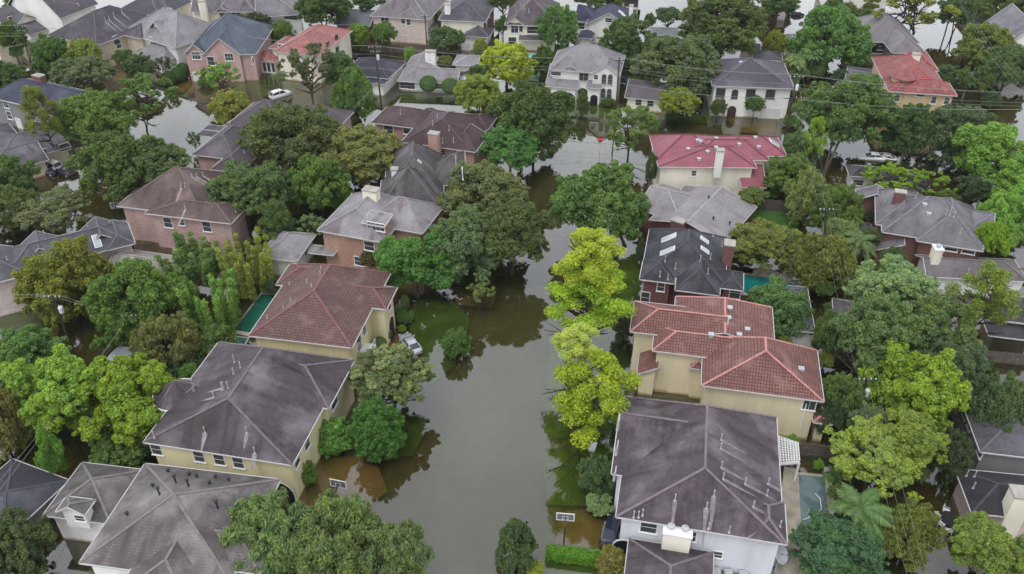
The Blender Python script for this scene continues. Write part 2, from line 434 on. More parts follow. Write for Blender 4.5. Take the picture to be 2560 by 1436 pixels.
# ------------------------------------------------------------------ houses
def uv_of(vs, f):
    p = [Vector(vs[i]) for i in f]
    n = Vector((0, 0, 0))
    for i in range(len(p)):
        a, c = p[i], p[(i + 1) % len(p)]
        n += a.cross(c)
    n.normalize()
    u = Vector((0, 0, 1)).cross(n)
    if u.length < 1e-3: u = Vector((1, 0, 0))
    u.normalize(); v = n.cross(u)
    return [(q.dot(u), q.dot(v)) for q in p]
def uv_build(mb, name, mat, parent=None):
    return mb.build(name, mat, parent, uvs=[uv_of(mb.v, f) for f in mb.f])
GUTTER = plain('weathered_gutter', (.50, .49, .49), .6, .12, 3)
VENTGREY = plain('weathered_vent_metal', (.38, .37, .37), .6, .1)
HN = [0]
class House:
    def __init__(s, name, label, ax, wall, roof, blocks, cat='house', trim=None, oh=.55, cap=1.7, capcol=None, base=-.9, roofcol=None, z0=None, gut=True):
        HN[0] += 1
        z = blocks[0][0] if z0 is None else z0
        a, b2 = P(ax[0], z), P(ax[1], z)
        s.yaw = math.atan2(b2.y - a.y, b2.x - a.x)
        s.o = Vector((a.x, a.y, 0)); s.oh = oh; s.trim = trim or WHITE
        s.root = empty(name, s.o, s.yaw); tag(s.root, label, cat)
        s.b = []; s.tris = []
        wm, rm, cm, gm = MB(), MB(), MB(), MB()
        for i, bl in enumerate(blocks):
            z, kind, pitch, pts = bl[:4]
            opt = bl[4] if len(bl) > 4 else {}
            z += .011 * i
            lp = [s.loc(p, z) for p in pts]
            x0, x1 = min(p.x for p in lp), max(p.x for p in lp); y0, y1 = min(p.y for p in lp), max(p.y for p in lp)
            for p in opt.get('ylim', []): q = s.loc(p, z); y0, y1 = min(y0, q.y), max(y1, q.y)
            for p in opt.get('xlim', []): q = s.loc(p, z); x0, x1 = min(x0, q.x), max(x1, q.x)
            bo = opt.get('oh', oh)
            B_ = dict(x0=x0, x1=x1, y0=y0, y1=y1, z=z, oh=bo, zb=opt.get('zb', base))
            s.b.append(B_)
            s.block(B_, kind, math.tan(R(pitch)), wm, rm, cm, gm, i, opt)
        s.wall = uv_build(wm, 'wall', wall, s.root)
        s.roof = uv_build(rm, 'roof', roof, s.root)
        if cm.v and cap: cm.build('ridge_cap', capcol or plain('cap_' + roof.name, tuple(min(.8, c * cap) for c in (roofcol or (.1, .09, .1))), .85, .2, 2), s.root)
        if gm.v and gut: gm.build('gutter', GUTTER if s.trim is WHITE else s.trim, s.root)
    def loc(s, p, z):
        q = P(p, z) - s.o; c, n = math.cos(-s.yaw), math.sin(-s.yaw)
        return Vector((q.x * c - q.y * n, q.x * n + q.y * c, z))
    def lray(s, p):
        d = ray(*p); o = Vector((0, 0, H)) - s.o; c, n = math.cos(-s.yaw), math.sin(-s.yaw)
        return Vector((o.x * c - o.y * n, o.x * n + o.y * c, o.z)), Vector((d.x * c - d.y * n, d.x * n + d.y * c, d.z))
    def block(s, B_, kind, tp, wm, rm, cm, gm, i, opt):
        x0, x1, y0, y1, z, oh = B_['x0'], B_['x1'], B_['y0'], B_['y1'], B_['z'], B_['oh']
        zb = B_['zb']; th = .17
        wx0, wx1, wy0, wy1 = x0 + oh, x1 - oh, y0 + oh, y1 - oh
        c = [Vector((x0, y0, z)), Vector((x1, y0, z)), Vector((x1, y1, z)), Vector((x0, y1, z))]
        caps = []; gab = []
        if kind[0] in 'xy':
            ax, e0, e1 = kind
            Lx, Ly = x1 - x0, y1 - y0
            if e0 == e1 == 'h' and not ('r0' in opt or 'r1' in opt or 'apex' in opt): ax = 'x' if Lx >= Ly else 'y'
            if ax == 'x':
                hw = Ly / 2; a0 = x0 + (hw if e0 == 'h' else 0); a1 = x1 - (hw if e1 == 'h' else 0)
                if a0 > a1: a0 = a1 = (a0 + a1) / 2
                if 'r0' in opt: a0 = min(max(s.loc(opt['r0'], z + hw * tp).x, x0 + .2 * hw), x1 - .2 * hw)
                if 'r1' in opt: a1 = min(max(s.loc(opt['r1'], z + hw * tp).x, a0), x1 - .2 * hw)
                r0, r1 = Vector((a0, y0 + hw, z + hw * tp)), Vector((a1, y0 + hw, z + hw * tp))
                faces = [[c[0], c[1], r1, r0], [c[2], c[3], r0, r1]]
                if e0 == 'h': faces.append([c[3], c[0], r0])
                else: gab.append('W')
                if e1 == 'h': faces.append([c[1], c[2], r1])
                else: gab.append('E')
                hips = ([(c[0], r0), (c[3], r0)] if e0 == 'h' else []) + ([(c[1], r1), (c[2], r1)] if e1 == 'h' else [])
            else:
                hw = Lx / 2; a0 = y0 + (hw if e0 == 'h' else 0); a1 = y1 - (hw if e1 == 'h' else 0)
                if a0 > a1: a0 = a1 = (a0 + a1) / 2
                if 'r0' in opt: a0 = min(max(s.loc(opt['r0'], z + hw * tp).y, y0 + .2 * hw), y1 - .2 * hw)
                if 'r1' in opt: a1 = min(max(s.loc(opt['r1'], z + hw * tp).y, a0), y1 - .2 * hw)
                r0, r1 = Vector((x0 + hw, a0, z + hw * tp)), Vector((x0 + hw, a1, z + hw * tp))
                if 'apex' in opt: r0 = s.loc(opt['apex'], z + hw * tp); r1 = r0.copy()
                faces = [[c[1], c[2], r1, r0], [c[3], c[0], r0, r1]]
                if e0 == 'h': faces.append([c[0], c[1], r0])
                else: gab.append('S')
                if e1 == 'h': faces.append([c[2], c[3], r1])
                else: gab.append('N')
                hips = ([(c[0], r0), (c[1], r0)] if e0 == 'h' else []) + ([(c[2], r1), (c[3], r1)] if e1 == 'h' else [])
            if (r1 - r0).length > .05: caps.append((r0, r1))
            else: faces = [[q for k, q in enumerate(f) if k == 0 or (q - f[k - 1]).length > .01] for f in faces]
            caps += hips; hz = hw * tp
        elif kind == 'flat':
            faces = [[c[0], c[1], c[2], c[3]]]; hz = 0
        else:                       # a lean-to: kind 's' + the side the slope falls to
            up = {'S': (2, 3), 'N': (0, 1), 'E': (3, 0), 'W': (1, 2)}[kind[1]]
            run = (y1 - y0) if kind[1] in 'SN' else (x1 - x0)
            for k in up: c[k] = c[k] + Vector((0, 0, run * tp))
            faces = [c]; hz = run * tp
        # the roof: top faces, an underside 0.17 m lower, and the edge between
        edges = {}
        key = lambda v: (round(v.x, 3), round(v.y, 3), round(v.z, 3))
        dz = Vector((0, 0, -th))
        for f in faces:
            rm.add(f, [tuple(range(len(f)))]); rm.add([q + dz for q in reversed(f)], [tuple(range(len(f)))])
            for k in range(len(f)):
                a, b2 = f[k], f[(k + 1) % len(f)]
                ek = (key(b2), key(a))
                if ek in edges: del edges[ek]
                else: edges[(key(a), key(b2))] = (a, b2)
            for k in range(1, len(f) - 1): s.tris.append((f[0], f[k], f[k + 1]))
        ctr = Vector(((x0 + x1) / 2, (y0 + y1) / 2, 0))
        for a, b2 in edges.values():
            rm.add([a, a + dz, b2 + dz, b2], [(0, 1, 2, 3)])
            d = (b2 - a); out = Vector((d.y, -d.x, 0)).normalized()
            j = Vector((0, 0, .003 * (len(gm.v) // 8 % 5)))
            gm.bar(a + out * .06 + Vector((0, 0, -.06)) + j, b2 + out * .06 + Vector((0, 0, -.06)) + j, .09, .14)
        for a, b2 in caps: cm.bar(a + Vector((0, 0, .02)), b2 + Vector((0, 0, .02)), .26, .07)
        # the walls under it
        if opt.get('nowall'): return
        zt = z - .02
        if kind[0] == 's': zt = z - .25
        Y = (wy0 + wy1) / 2; X = (wx0 + wx1) / 2
        lo = [(wx0, wy0, zb), (wx1, wy0, zb), (wx1, wy1, zb), (wx0, wy1, zb)]
        hi = [(wx0, wy0, zt), (wx1, wy0, zt), (wx1, wy1, zt), (wx0, wy1, zt)]
        if kind[0] == 's':
            rise = {'S': (2, 3), 'N': (0, 1), 'E': (3, 0), 'W': (1, 2)}[kind[1]]
            hi = [(q[0], q[1], q[2] + (hz - oh * tp * 2 if k in rise else 0)) for k, q in enumerate(hi)]
        for k in range(4):
            k2 = (k + 1) % 4; sd = 'SENW'[k]
            vs = [lo[k], lo[k2], hi[k2]]
            if sd in gab:
                top = z + hz - th - .03
                vs.append((X, wy0 if sd == 'S' else wy1, top) if sd in 'SN' else (wx0 if sd == 'W' else wx1, Y, top))
            vs.append(hi[k]); wm.add(vs, [tuple(range(len(vs)))])
        wm.add(hi, [(0, 1, 2, 3)])
    def side(s, bi, sd):
        b = s.b[bi]; oh = b['oh']
        return {'S': (Vector((0, b['y0'] + oh, 0)), Vector((1, 0, 0)), Vector((0, -1, 0))), 'N': (Vector((0, b['y1'] - oh, 0)), Vector((-1, 0, 0)), Vector((0, 1, 0))),
                'E': (Vector((b['x1'] - oh, 0, 0)), Vector((0, 1, 0)), Vector((1, 0, 0))), 'W': (Vector((b['x0'] + oh, 0, 0)), Vector((0, -1, 0)), Vector((-1, 0, 0)))}[sd]
    def onwall(s, bi, sd, p):
        q, u, n = s.side(bi, sd); o, d = s.lray(p)
        t = (q - o).dot(n) / d.dot(n); return o + d * t, u, n
    def slab(s, c, u, n, w_, h_, d0, d1, arch, mb):
        z = Vector((0, 0, 1)); pts = []
        if arch:
            r = w_ / 2; pts = [(-r, -h_ / 2), (r, -h_ / 2)] + [(r * math.cos(t), h_ / 2 - r + r * math.sin(t)) for t in [math.pi * k / 8 for k in range(9)]]
        else: pts = [(-w_ / 2, -h_ / 2), (w_ / 2, -h_ / 2), (w_ / 2, h_ / 2), (-w_ / 2, h_ / 2)]
        N = len(pts)
        vs = [c + u * a + z * b2 + n * d0 for a, b2 in pts] + [c + u * a + z * b2 + n * d1 for a, b2 in pts]
        mb.add(vs, [tuple(range(N, 2 * N))] + [(k, (k + 1) % N, N + (k + 1) % N, N + k) for k in range(N)])
    def win(s, bi, sd, pts, w_=1.0, h_=1.5, arch=False, nx=1, ny=2, frame=None, zc=None, name='window', glassmat=None):
        fr = frame or s.trim
        for p in (pts if isinstance(pts, list) else [pts]):
            c, u, n = s.onwall(bi, sd, p)
            if zc is not None: c.z = zc
            f = MB(); s.slab(c, u, n, w_ + .2, h_ + .2, -.05, .06, arch, f)
            bw = .04
            for k in range(1, nx): 
                x = -w_ / 2 + w_ * k / nx; f.bar(c + u * x + n * .075 + Vector((0, 0, -h_ / 2)), c + u * x + n * .075 + Vector((0, 0, h_ / 2 - (.0 if not arch else w_ * .12))), bw, .03, n)
            for k in range(1, ny):
                z = -h_ / 2 + h_ * k / ny; f.bar(c - u * (w_ / 2) + n * .079 + Vector((0, 0, z)), c + u * (w_ / 2) + n * .079 + Vector((0, 0, z)), .03, bw, Vector((0, 0, 1)))
            f.bar(c - u * (w_ / 2 + .16) + n * .09 + Vector((0, 0, -h_ / 2 - .13)), c + u * (w_ / 2 + .16) + n * .09 + Vector((0, 0, -h_ / 2 - .13)), .18, .08)
            fo = f.build(name, fr, s.root)
            g = MB(); s.slab(c, u, n, w_, h_, 0, .068, arch, g); g.build('pane', glassmat or glass(), fo)
    def door(s, bi, sd, p, w_, h_, mat, name='door', arch=False, zc=None, frame=None):
        c, u, n = s.onwall(bi, sd, p)
        c.z = h_ / 2 - .35 if zc is None else zc
        f = MB(); s.slab(c, u, n, w_ + .3, h_ + .3, -.05, .05, arch, f); fo = f.build('door_frame' if 'door' in name else 'arch_surround', frame or s.trim, s.root)
        g = MB(); s.slab(c, u, n, w_, h_, 0, .066, arch, g)
        if name == 'garage_door':
            for k in range(1, 4): g.bar(c - u * w_ / 2 + n * .075 + Vector((0, 0, -h_ / 2 + h_ * k / 4)), c + u * w_ / 2 + n * .075 + Vector((0, 0, -h_ / 2 + h_ * k / 4)), .02, .05, Vector((0, 0, 1)))
        g.build(name, mat, fo)
    def hit(s, p):
        o, d = s.lray(p); best = None
        for a, b2, c in s.tris:
            n = (b2 - a).cross(c - a)
            if abs(n.dot(d)) < 1e-9: continue
            t = (a - o).dot(n) / n.dot(d); q = o + d * t
            if t > 0 and all((y - x).cross(q - x).dot(n) >= -1e-6 for x, y in ((a, b2), (b2, c), (c, a))):
                if best is None or t < best[0]: best = (t, q, n.normalized())
        return best
    def streaks(s, pts, ln=3.2, wd=.42, col=(.22, .20, .21)):
        """Pale washed streaks under roof vents, where zinc has kept the algae off the shingles."""
        sm = plain('zinc_streak_%d' % int(col[0] * 100), col, .85, .3, 2)
        for p in pts:
            q = s.hit(p)
            if not q: continue
            c, n = q[1], q[2]
            if n.z < 0: n = -n
            u = Vector((0, 0, 1)).cross(n).normalized(); v = -n.cross(u); b2 = MB(); L_ = ln * rnd.uniform(.7, 1.2); o_ = n * .012; prev = None
            k_ = 7; ed = [wd * (1 - i / k_) ** .6 * rnd.uniform(.75, 1.1) / 2 for i in range(k_ + 1)]
            b2.add([c + o_ + v * (L_ * i / k_) - u * ed[i] for i in range(k_ + 1)] + [c + o_ + v * (L_ * i / k_) + u * ed[i] for i in range(k_ + 1)], [(i, i + 1, k_ + 2 + i, k_ + 1 + i) for i in range(k_)])
            b2.build('wash_streak', sm, s.root)
    def vents(s, pts, kind='white', h_=.75):
        for p in pts:
            q = s.hit(p)
            if not q: continue
            c = q[1]; b2 = MB(); r = .09
            if kind == 'flat':       # a low square box vent
                b2.box(c.x - .25, c.x + .25, c.y - .25, c.y + .25, c.z - .1, c.z + .22).box(c.x - .32, c.x + .32, c.y - .32, c.y + .32, c.z + .223, c.z + .30)
                b2.build('roof_vent', METAL, s.root)
            elif kind == 'dark':
                b2.lathe((c.x, c.y, c.z - .15), [(r, 0), (r, h_ + .15), (.19, h_ + .16), (.19, h_ + .32), (.05, h_ + .4)], 8); b2.build('vent_pipe', DARKMETAL, s.root)
            else:
                b2.lathe((c.x, c.y, c.z - .15), [(.15, 0), (.13, .2), (.06, .26), (.06, h_ + .15), (.09, h_ + .16), (.09, h_ + .22), (.02, h_ + .36)], 8); b2.build('vent_pipe', VENTGREY, s.root)
    def skylights(s, pts, w_=1.1, l_=1.4):
        for p in pts:
            q = s.hit(p)
            if not q: continue
            c, n = q[1], q[2]
            if n.z < 0: n = -n
            u = Vector((0, 0, 1)).cross(n).normalized(); v = n.cross(u)
            f = MB(); f.bar(c - v * l_ / 2 + n * .06, c + v * l_ / 2 + n * .06, w_, .2, n); fo = f.build('skylight', WHITE, s.root)
            g = MB(); g.bar(c - v * (l_ / 2 - .1) + n * .09, c + v * (l_ / 2 - .1) + n * .09, w_ - .2, .2, n); g.build('pane', plain('skylight_glass', (.40, .42, .45), .15, .05), fo)
    def chimney(s, p, zt, w_, d_, mat, zb=0, pots=0, cap=True):
        c = s.loc(p, zt)
        b2 = MB(); b2.box(c.x - w_ / 2, c.x + w_ / 2, c.y - d_ / 2, c.y + d_ / 2, zb, zt)
        ch = uv_build(b2, 'chimney', mat, s.root)
        if cap:
            k = MB(); k.box(c.x - w_ / 2 - .1, c.x + w_ / 2 + .1, c.y - d_ / 2 - .1, c.y + d_ / 2 + .1, zt - .12, zt + .06); k.build('chimney_cap', CONC if not pots else WHITE, ch)
        for j in range(pots):
            x = c.x + (j - (pots - 1) / 2) * w_ * .5
            k = MB(); k.lathe((x, c.y, zt + .05), [(.22, 0), (.22, .3), (.36, .32), (.36, .42), (.1, .55)], 10); k.build('chimney_pot', METAL, ch)

# roof and wall materials
RD = lin((84, 74, 80)); 
def SH(name, rgb, st=.45, pl=.2, seed=0): 
    g_ = sum(rgb) / 3 * .985; rgb = tuple(c * .82 + g_ * .18 for c in rgb) if max(rgb) - min(rgb) < 16 else rgb
    m = shingle(name, lin(rgb, .86), st, pl, seed); return m, lin(rgb, .86)
def hs(name, label, ax, wall, roof, blocks, **kw):
    return House(name, label, ax, wall, roof[0], blocks, roofcol=roof[1], **kw)
W_CREAM = stucco('yellow_cream_stucco', (.76, .68, .43))
W_TAN = stucco('tan_stucco', (.74, .65, .45))
W_PALE = stucco('pale_lavender_white_siding', (.68, .69, .74))
W_WHITE = stucco('white_render', (.82, .81, .78))
W_IVORY = stucco('ivory_render', (.84, .79, .66))
W_BEIGE = stucco('beige_render', (.64, .56, .42))
W_GREY = stucco('grey_siding', (.22, .22, .22))
W_PINKISH = stucco('pinkish_beige_render', (.68, .57, .52))
W_ORANGE = stucco('apricot_stucco', (.68, .50, .30))
BR_PINK = brick('pink_brick', (.62, .42, .40))
BR_SALMON = brick('salmon_brick', (.55, .35, .29))
BR_RED = brick('dark_red_brick', (.18, .058, .058))
BR_ORANGE = brick('orange_brick', (.56, .34, .26))
BR_WHITE = brick('whitewashed_pink_brick', (.70, .60, .59))
BR_BROWN = brick('brown_red_brick', (.20, .085, .075))
DARKGLASS = glass()
DOORWOOD = plain('dark_door_wood', (.05, .025, .02), .5, .3, 3)
GARAGEWHITE = plain('garage_door_white', (.62, .62, .6), .6, .08)
OPENINGSHADE = plain('opening_shade', (.012, .012, .014), .6, .3)  # near-black slab colour painted for the shade inside doorways and the balcony
BRONZE = plain('bronze_window_frame', (.09, .075, .06), .5, .1)
GREYTRIM = plain('grey_trim', (.34, .33, .33), .6, .1)
DARKTRIM = plain('dark_brown_trim', (.06, .05, .05), .6, .1)

# --- right of the flooded street
h = hs('two_storey_house', 'pale lavender-white two storey house with dark streaked hip roof, box hedge before it', (K(2040, 1010), M(778, 1212)), W_PALE,
       SH('dark_plum_shingle', (92, 81, 87), .65, .48, 1),
       [(6.2, 'yhh', 27, [K(2040, 1010), M(768, 1211)], dict(ylim=[(1931, 1043)], r0=(1762, 1170), r1=(1757, 1013))),
        (6.2, 'xgg', 27, [K(2092, 120), K(2046, 700)], dict(xlim=[(1762, 1100)])),
        (6.2, 'xhh', 33, [M(779, 1214), M(770, 905), M(500, 900)]),
        (3.1, 'yhh', 28, [K(2135, 1175), M(245, 1275), (1572, 1620)])], cap=2.0)
h.vents([M(250, 860), M(195, 950), M(210, 1100), M(363, 1125), M(303, 445), M(300, 510), M(305, 650), M(318, 735), M(480, 770), M(650, 770), M(640, 855), M(540, 940), M(738, 1085), K(2170, 1015), K(2205, 1015), K(2235, 1000), K(2475, 890)])
h.streaks([M(303, 445), M(300, 510), M(305, 650), M(318, 735), M(480, 770), M(650, 770), M(540, 940), M(250, 860), M(195, 950), K(2475, 890)], 3.6, .5, (.20, .175, .19))
h.chimney(M(-15, 1105), 6.0, 2.6, 1.5, W_IVORY, 0, 2)
h.win(0, 'S', K(2280, 1085), 1.5, 1.5); h.win(0, 'S', M(275, 1288), .9, .8); h.win(0, 'S', M(70, 1150), 1.2, 1.3)
h.win(1, 'W', [K(2062, 310), K(2050, 500), K(2035, 690)], .7, .8, frame=GREYTRIM)
h.win(0, 'W', [K(2035, 900)], 1.0, 1.5, zc=4.4)
h.door(0, 'S', K(2105, 1195), 2.2, 2.6, OPENINGSHADE, 'doorway', True)

h = hs('two_storey_house', 'tan stucco house with three stepped red clay tile roofs', (M(160, 42), M(1062, 160)), W_TAN,
       (claytile('red_clay_tile', lin((130, 92, 86)), .42, .32, .38, 1), lin((150, 106, 103))),
       [(6.6, 'yhh', 27, [M(160, 42), M(1062, 160)], dict(ylim=[(2039, 876)], r0=(1912, 877), r1=(1910, 844))),
        (6.8, 'xhg', 30, [E(2345, 1213), E(2345, 1025)], dict(xlim=[(1915, 890)], r0=(1692, 817))),
        (6.7, 'ygh', 14, [(1935, 843), (1928, 769)], dict(xlim=[(1685, 800)], ylim=[(1900, 868)], r1=(1816, 742))),
        (7.0, 'xhg', 26, [E(2165, 1070), E(2192, 842)], dict(xlim=[(1815, 800)], r0=(1648, 753))),
        (3.4, 'sW', 30, [E(2212, 1385), E(2240, 1190), E(2375, 1200), E(2360, 1400)], dict(oh=.3)),
        (3.3, 'yhh', 27, [M(985, 312), M(1115, 330), M(1090, 90)]),
        (5.0, 'xhh', 25, [G(75, 1340), G(260, 1345), G(300, 1290), G(80, 1290)], dict(oh=.4))], cap=1.5, base=-.9)
h.win(0, 'S', M(955, 185), 1.3, 1.3, nx=2, ny=1)
h.vents([G(900, 1355), G(440, 1100), G(230, 1100), G(370, 900), G(500, 1060), G(360, 975)], 'flat')
h.win(1, 'W', [E(2250, 1290)], 1.0, 1.4)
h.win(3, 'S', [K(2255, 95)], .9, 1.2, zc=2.2)
d = MB(); c, u, n = h.onwall(0, 'S', M(905, 280)); d.bar(c + n * .06 + Vector((0, 0, 2.2)), c + n * .06 + Vector((0, 0, -2)), .1, .1); d.build('downpipe', WHITE, h.root)

h = hs('two_storey_house', 'dark red brick house with faceted charcoal roof and turret by the teal pool', (E(2240, 640), G(465, 735)), BR_RED,
       SH('charcoal_shingle', (66, 65, 74), .35, .35, 3),
       [(6.4, 'yhh', 33, [E(2243, 640), E(2292, 395), G(345, 370), G(340, 640)], dict(r0=(1734, 604), r1=(1732, 575))),
        (6.4, 'yhh', 40, [E(2495, 760), G(297, 745), G(290, 560)], dict(r0=(1747, 672), r1=(1747, 648))),
        (6.4, 'xhh', 34, [E(2238, 640), E(2310, 690), E(2490, 690), E(2270, 540)]),
        (6.4, 'yhh', 34, [G(300, 745), G(470, 738), G(462, 640), G(300, 610)])], cap=1.5)
h.chimney(G(372, 408), 9.6, 1.3, 1.5, BR_RED, 0)
h.skylights([G(180, 390), G(183, 465)], .8, 1.4); h.skylights([E(2440, 472), E(2450, 374)], 1.1, 2.2)  # second pair: flat panels standing in for white dormer side walls
h.vents([G(150, 545), G(205, 640), E(2420, 545), E(2495, 600), E(2380, 660), E(2440, 680), G(225, 530), G(245, 360), G(310, 435)])
h.win(0, 'W', [E(2315, 470), E(2270, 700)], 1.1, 1.6)
h.win(2, 'S', [E(2388, 735)], .9, 1.3); h.win(2, 'W', [E(2285, 700)], 1.1, 1.7); h.win(2, 'S', [E(2272, 815)], 1.1, 1.7)
h.win(3, 'S', [G(410, 780)], 1.3, 1.8)

h = hs('single_storey_house', 'low house with broad plain pale grey roof and red chimney north of the charcoal roof', (E(2310, 185), G(365, 370)), BR_RED,
       SH('pale_grey_shingle', (152, 146, 150), .12, .1, 4),
       [(3.2, 'ygg', 15, [G(-10, 310), G(370, 372), G(455, 105), G(0, 20)]),
        (3.2, 'xgh', 22, [E(2308, 187), E(2322, 48), G(100, 40), G(90, 180)])], cap=1.25)
h.chimney(G(-10, 240), 5.6, 1.9, 1.2, BR_RED, 0)
h.vents([G(212, 85), G(247, 240), G(368, 275)], 'dark', .4)

h = hs('two_storey_house', 'cream house with raspberry pink ribbed roof and white chimney', (B(2370, 1240), C(510, 1247)), W_IVORY,
       (seammetal('raspberry_metal', lin((142, 80, 92))), lin((130, 74, 84))),
       [(6.4, 'xhh', 25, [B(2370, 1242), C(510, 1247), C(500, 1090), B(2350, 1120)], dict(r0=C(220, 1085), r1=C(342, 1087))),
        (6.4, 'yhh', 27, [B(2345, 1168), B(2392, 1022), C(260, 1010), C(180, 1200)]),
        (6.4, 'xhh', 27, [C(330, 1015), C(740, 1152), C(735, 1045), C(300, 1160)]),
        (6.4, 'xhh', 27, [C(100, 1190), C(592, 1178), C(600, 1060), C(120, 1040)]),
        (3.4, 'sS', 24, [C(455, 1392), C(594, 1398), C(585, 1270), C(470, 1265)], dict(oh=.3))], cap=.75)
h.chimney(C(303, 1115), 9.8, 1.1, 1.1, W_WHITE, 5)
h.win(0, 'S', [C(108, 1255)], .7, .9, zc=5.0); h.win(0, 'S', [C(92, 1408)], 2.2, 1.2, nx=4); h.win(3, 'S', [C(533, 1215)], 1.3, 1.7); h.win(2, 'S', [C(612, 1180)], .9, 1.0)
h.vents([C(150, 1060), C(205, 1135), C(140, 1190), C(60, 1115), C(268, 1105), C(560, 1030), C(585, 1100), C(440, 1080), C(270, 1035), C(130, 1050)], 'flat')
h.skylights([C(700, 1065)], 1.8, 1.8)

h = hs('pool_house', 'slate roofed pool house beside the teal pool with white fascia', (G(690, 1045), G(1005, 1078)), W_WHITE,
       SH('slate_blue_shingle', (92, 94, 104), .5, .35, 6),
       [(2.9, 'yhh', 24, [G(1005, 1075), G(925, 740), G(690, 1045)])], cap=1.4)
h.door(0, 'S', G(930, 1110), 2.4, 2.2, GARAGEWHITE, 'garage_door')

h = hs('two_storey_house', 'large grey hip roofed brown brick house with small red chimney', (G(1765, 370), G(2240, 445)), BR_BROWN,
       SH('mid_grey_shingle', (118, 113, 120), .25, .15, 7),
       [(5.6, 'yhh', 36, [G(1895, 415), G(2250, 445), G(2090, 130), G(1760, 370)]),
        (5.6, 'xhh', 34, [G(1640, 350), G(1500, 210), G(2200, 160), G(2180, 320)]),
        (5.6, 'yhh', 34, [G(1458, 270), G(1625, 290), G(1800, 60), G(1560, 50)]),
        (4.6, 'ygg', 28, [G(1310, 60), G(1600, 130), G(1600, 60)]),
        (5.6, 'xhg', 28, [G(2105, 200), G(2290, 355), G(2292, 185)]),
        (3.2, 'sW', 24, [G(1450, 462), G(1640, 485), G(1640, 350), G(1470, 340)], dict(oh=.3))], cap=1.15)
h.chimney(G(1645, 25), 9.2, 1.5, 1.0, BR_RED, 4)
h.vents([G(1530, 98), G(1770, 45), G(2085, 340), G(1755, 75)]); h.vents([G(1980, 200), G(2005, 205), G(2040, 215), G(2010, 185)])
h.vents([G(1820, 130), G(1850, 200)], 'flat')
h.win(0, 'S', [G(2020, 445), G(2150, 465)], 1.6, 1.0)

h = hs('single_storey_house', 'long low grey-brown roofed house with leaning-looking tall white chimney', (G(1770, 650), G(2560, 690)), W_WHITE,
       SH('taupe_shingle', (112, 104, 106), .25, .15, 8),
       [(3.3, 'xgh', 26, [G(1790, 500), G(1835, 660), G(2560, 690), G(2500, 560)]),
        (2.9, 'xhh', 20, [G(2340, 580), G(2620, 665), G(2380, 650)]),
        (2.6, 'xhh', 20, [G(1660, 620), G(1810, 640), G(1840, 690)])], cap=1.1)
h.chimney(G(1922, 445), 6.6, 1.1, 1.4, W_IVORY, 0, 1)
h.vents([G(2225, 520), G(1940, 550), G(2140, 640)])

h = hs('single_storey_house', 'dark roofed house with flat brown porch roof behind the olive tree', (G(2380, 1000), G(2640, 1030)), W_BEIGE,
       SH('black_brown_shingle', (66, 62, 68), .4, .2, 9),
       [(3.2, 'xhh', 22, [G(2370, 985), G(2600, 820), G(2680, 1010)]),
        (2.5, 'flat', 5, [G(2300, 1100), G(2640, 1130), G(2660, 1030), G(2380, 1000)], dict(nowall=1))], cap=1.3)
h.vents([G(2385, 955)], 'white'); h.vents([G(2285, 880)])

h = hs('single_storey_house', 'black streaked roof house beside the flooded patio with dining set', (M(2150, 970), M(2541, 1010)), BR_WHITE,
       SH('black_streak_shingle', (58, 54, 60), .35, .4, 10),
       [(3.4, 'xhh', 26, [M(2065, 660), M(2150, 968), M(2760, 780), M(2800, 1050)])], cap=1.7, capcol=None)
h.chimney(M(2530, 830), 6.5, 1.8, 1.6, W_IVORY, 0)
h.vents([M(2115, 710), M(2175, 715), M(2165, 800)])

h = hs('single_storey_house', 'blue-grey house half hidden by a drooping grey-green tree', (M(2200, 520), M(2541, 560)), W_GREY,
       SH('blue_grey_shingle', (92, 90, 98), .4, .2, 11),
       [(4.6, 'yhh', 26, [M(2065, 60), M(2215, 520), M(2800, 600), M(2700, 100)])], cap=1.2)
h.win(0, 'W', [M(2115, 240), M(2150, 320), M(2225, 520)], 1.1, 1.4)

h = hs('single_storey_house', 'small hip roof showing beside the three sagging wires', (G(1160, 1060), G(1420, 1100)), W_BEIGE,
       SH('dim_grey_shingle', (98, 94, 98), .3, .2, 12), [(3.2, 'yhh', 28, [G(1150, 1050), G(1180, 830), G(1500, 1090)])], cap=1.3)
h = hs('garden_shed', 'low grey roofed shed between palm and pale tree', (G(1280, 340), G(1440, 350)), W_BEIGE,
       SH('dim_grey_shingle', (98, 94, 98), .3, .2, 12), [(2.8, 'yhh', 28, [G(1285, 335), G(1285, 255), G(1450, 350)])], cap=1.3)

# --- left of the flooded street
h = hs('two_storey_house', 'white walled corner house with broad grey pyramid roof and roof dormers', (J(600, 1430), J(1560, 1560)), W_WHITE,
       SH('warm_grey_shingle', (114, 107, 106), .55, .4, 13),
       [(5.6, 'yhh', 24, [J(1165, 630), J(2055, 770), J(600, 1330), J(1700, 1500)], dict(apex=J(1280, 848))),
        (4.2, 'yhh', 30, [J(640, 615), J(1065, 690), J(320, 995), J(795, 1062)], dict(apex=J(676, 732))),
        (6.0, 'ygh', 32, [J(455, 978), J(660, 948), J(640, 880), J(480, 880)], dict(oh=.35, zb=3.5)),
        (5.6, 'yhg', 22, [J(850, 1600), J(1390, 1660)], dict(ylim=[J(1220, 1240)])),
        (5.6, 'xgh', 22, [J(1560, 1060), J(1960, 1020), J(1800, 1420), J(2000, 1250)])], cap=1.3)
h.vents([J(1300, 760), J(1395, 790), J(1180, 850), J(1610, 950)], 'dark', .9)
h.vents([J(1245, 680), J(1400, 705), J(1455, 720), J(1595, 725), J(1690, 745), J(1550, 770), J(1130, 790), J(940, 1000)], 'dark', .25)
h.win(2, 'S', J(590, 1020), .9, .7)

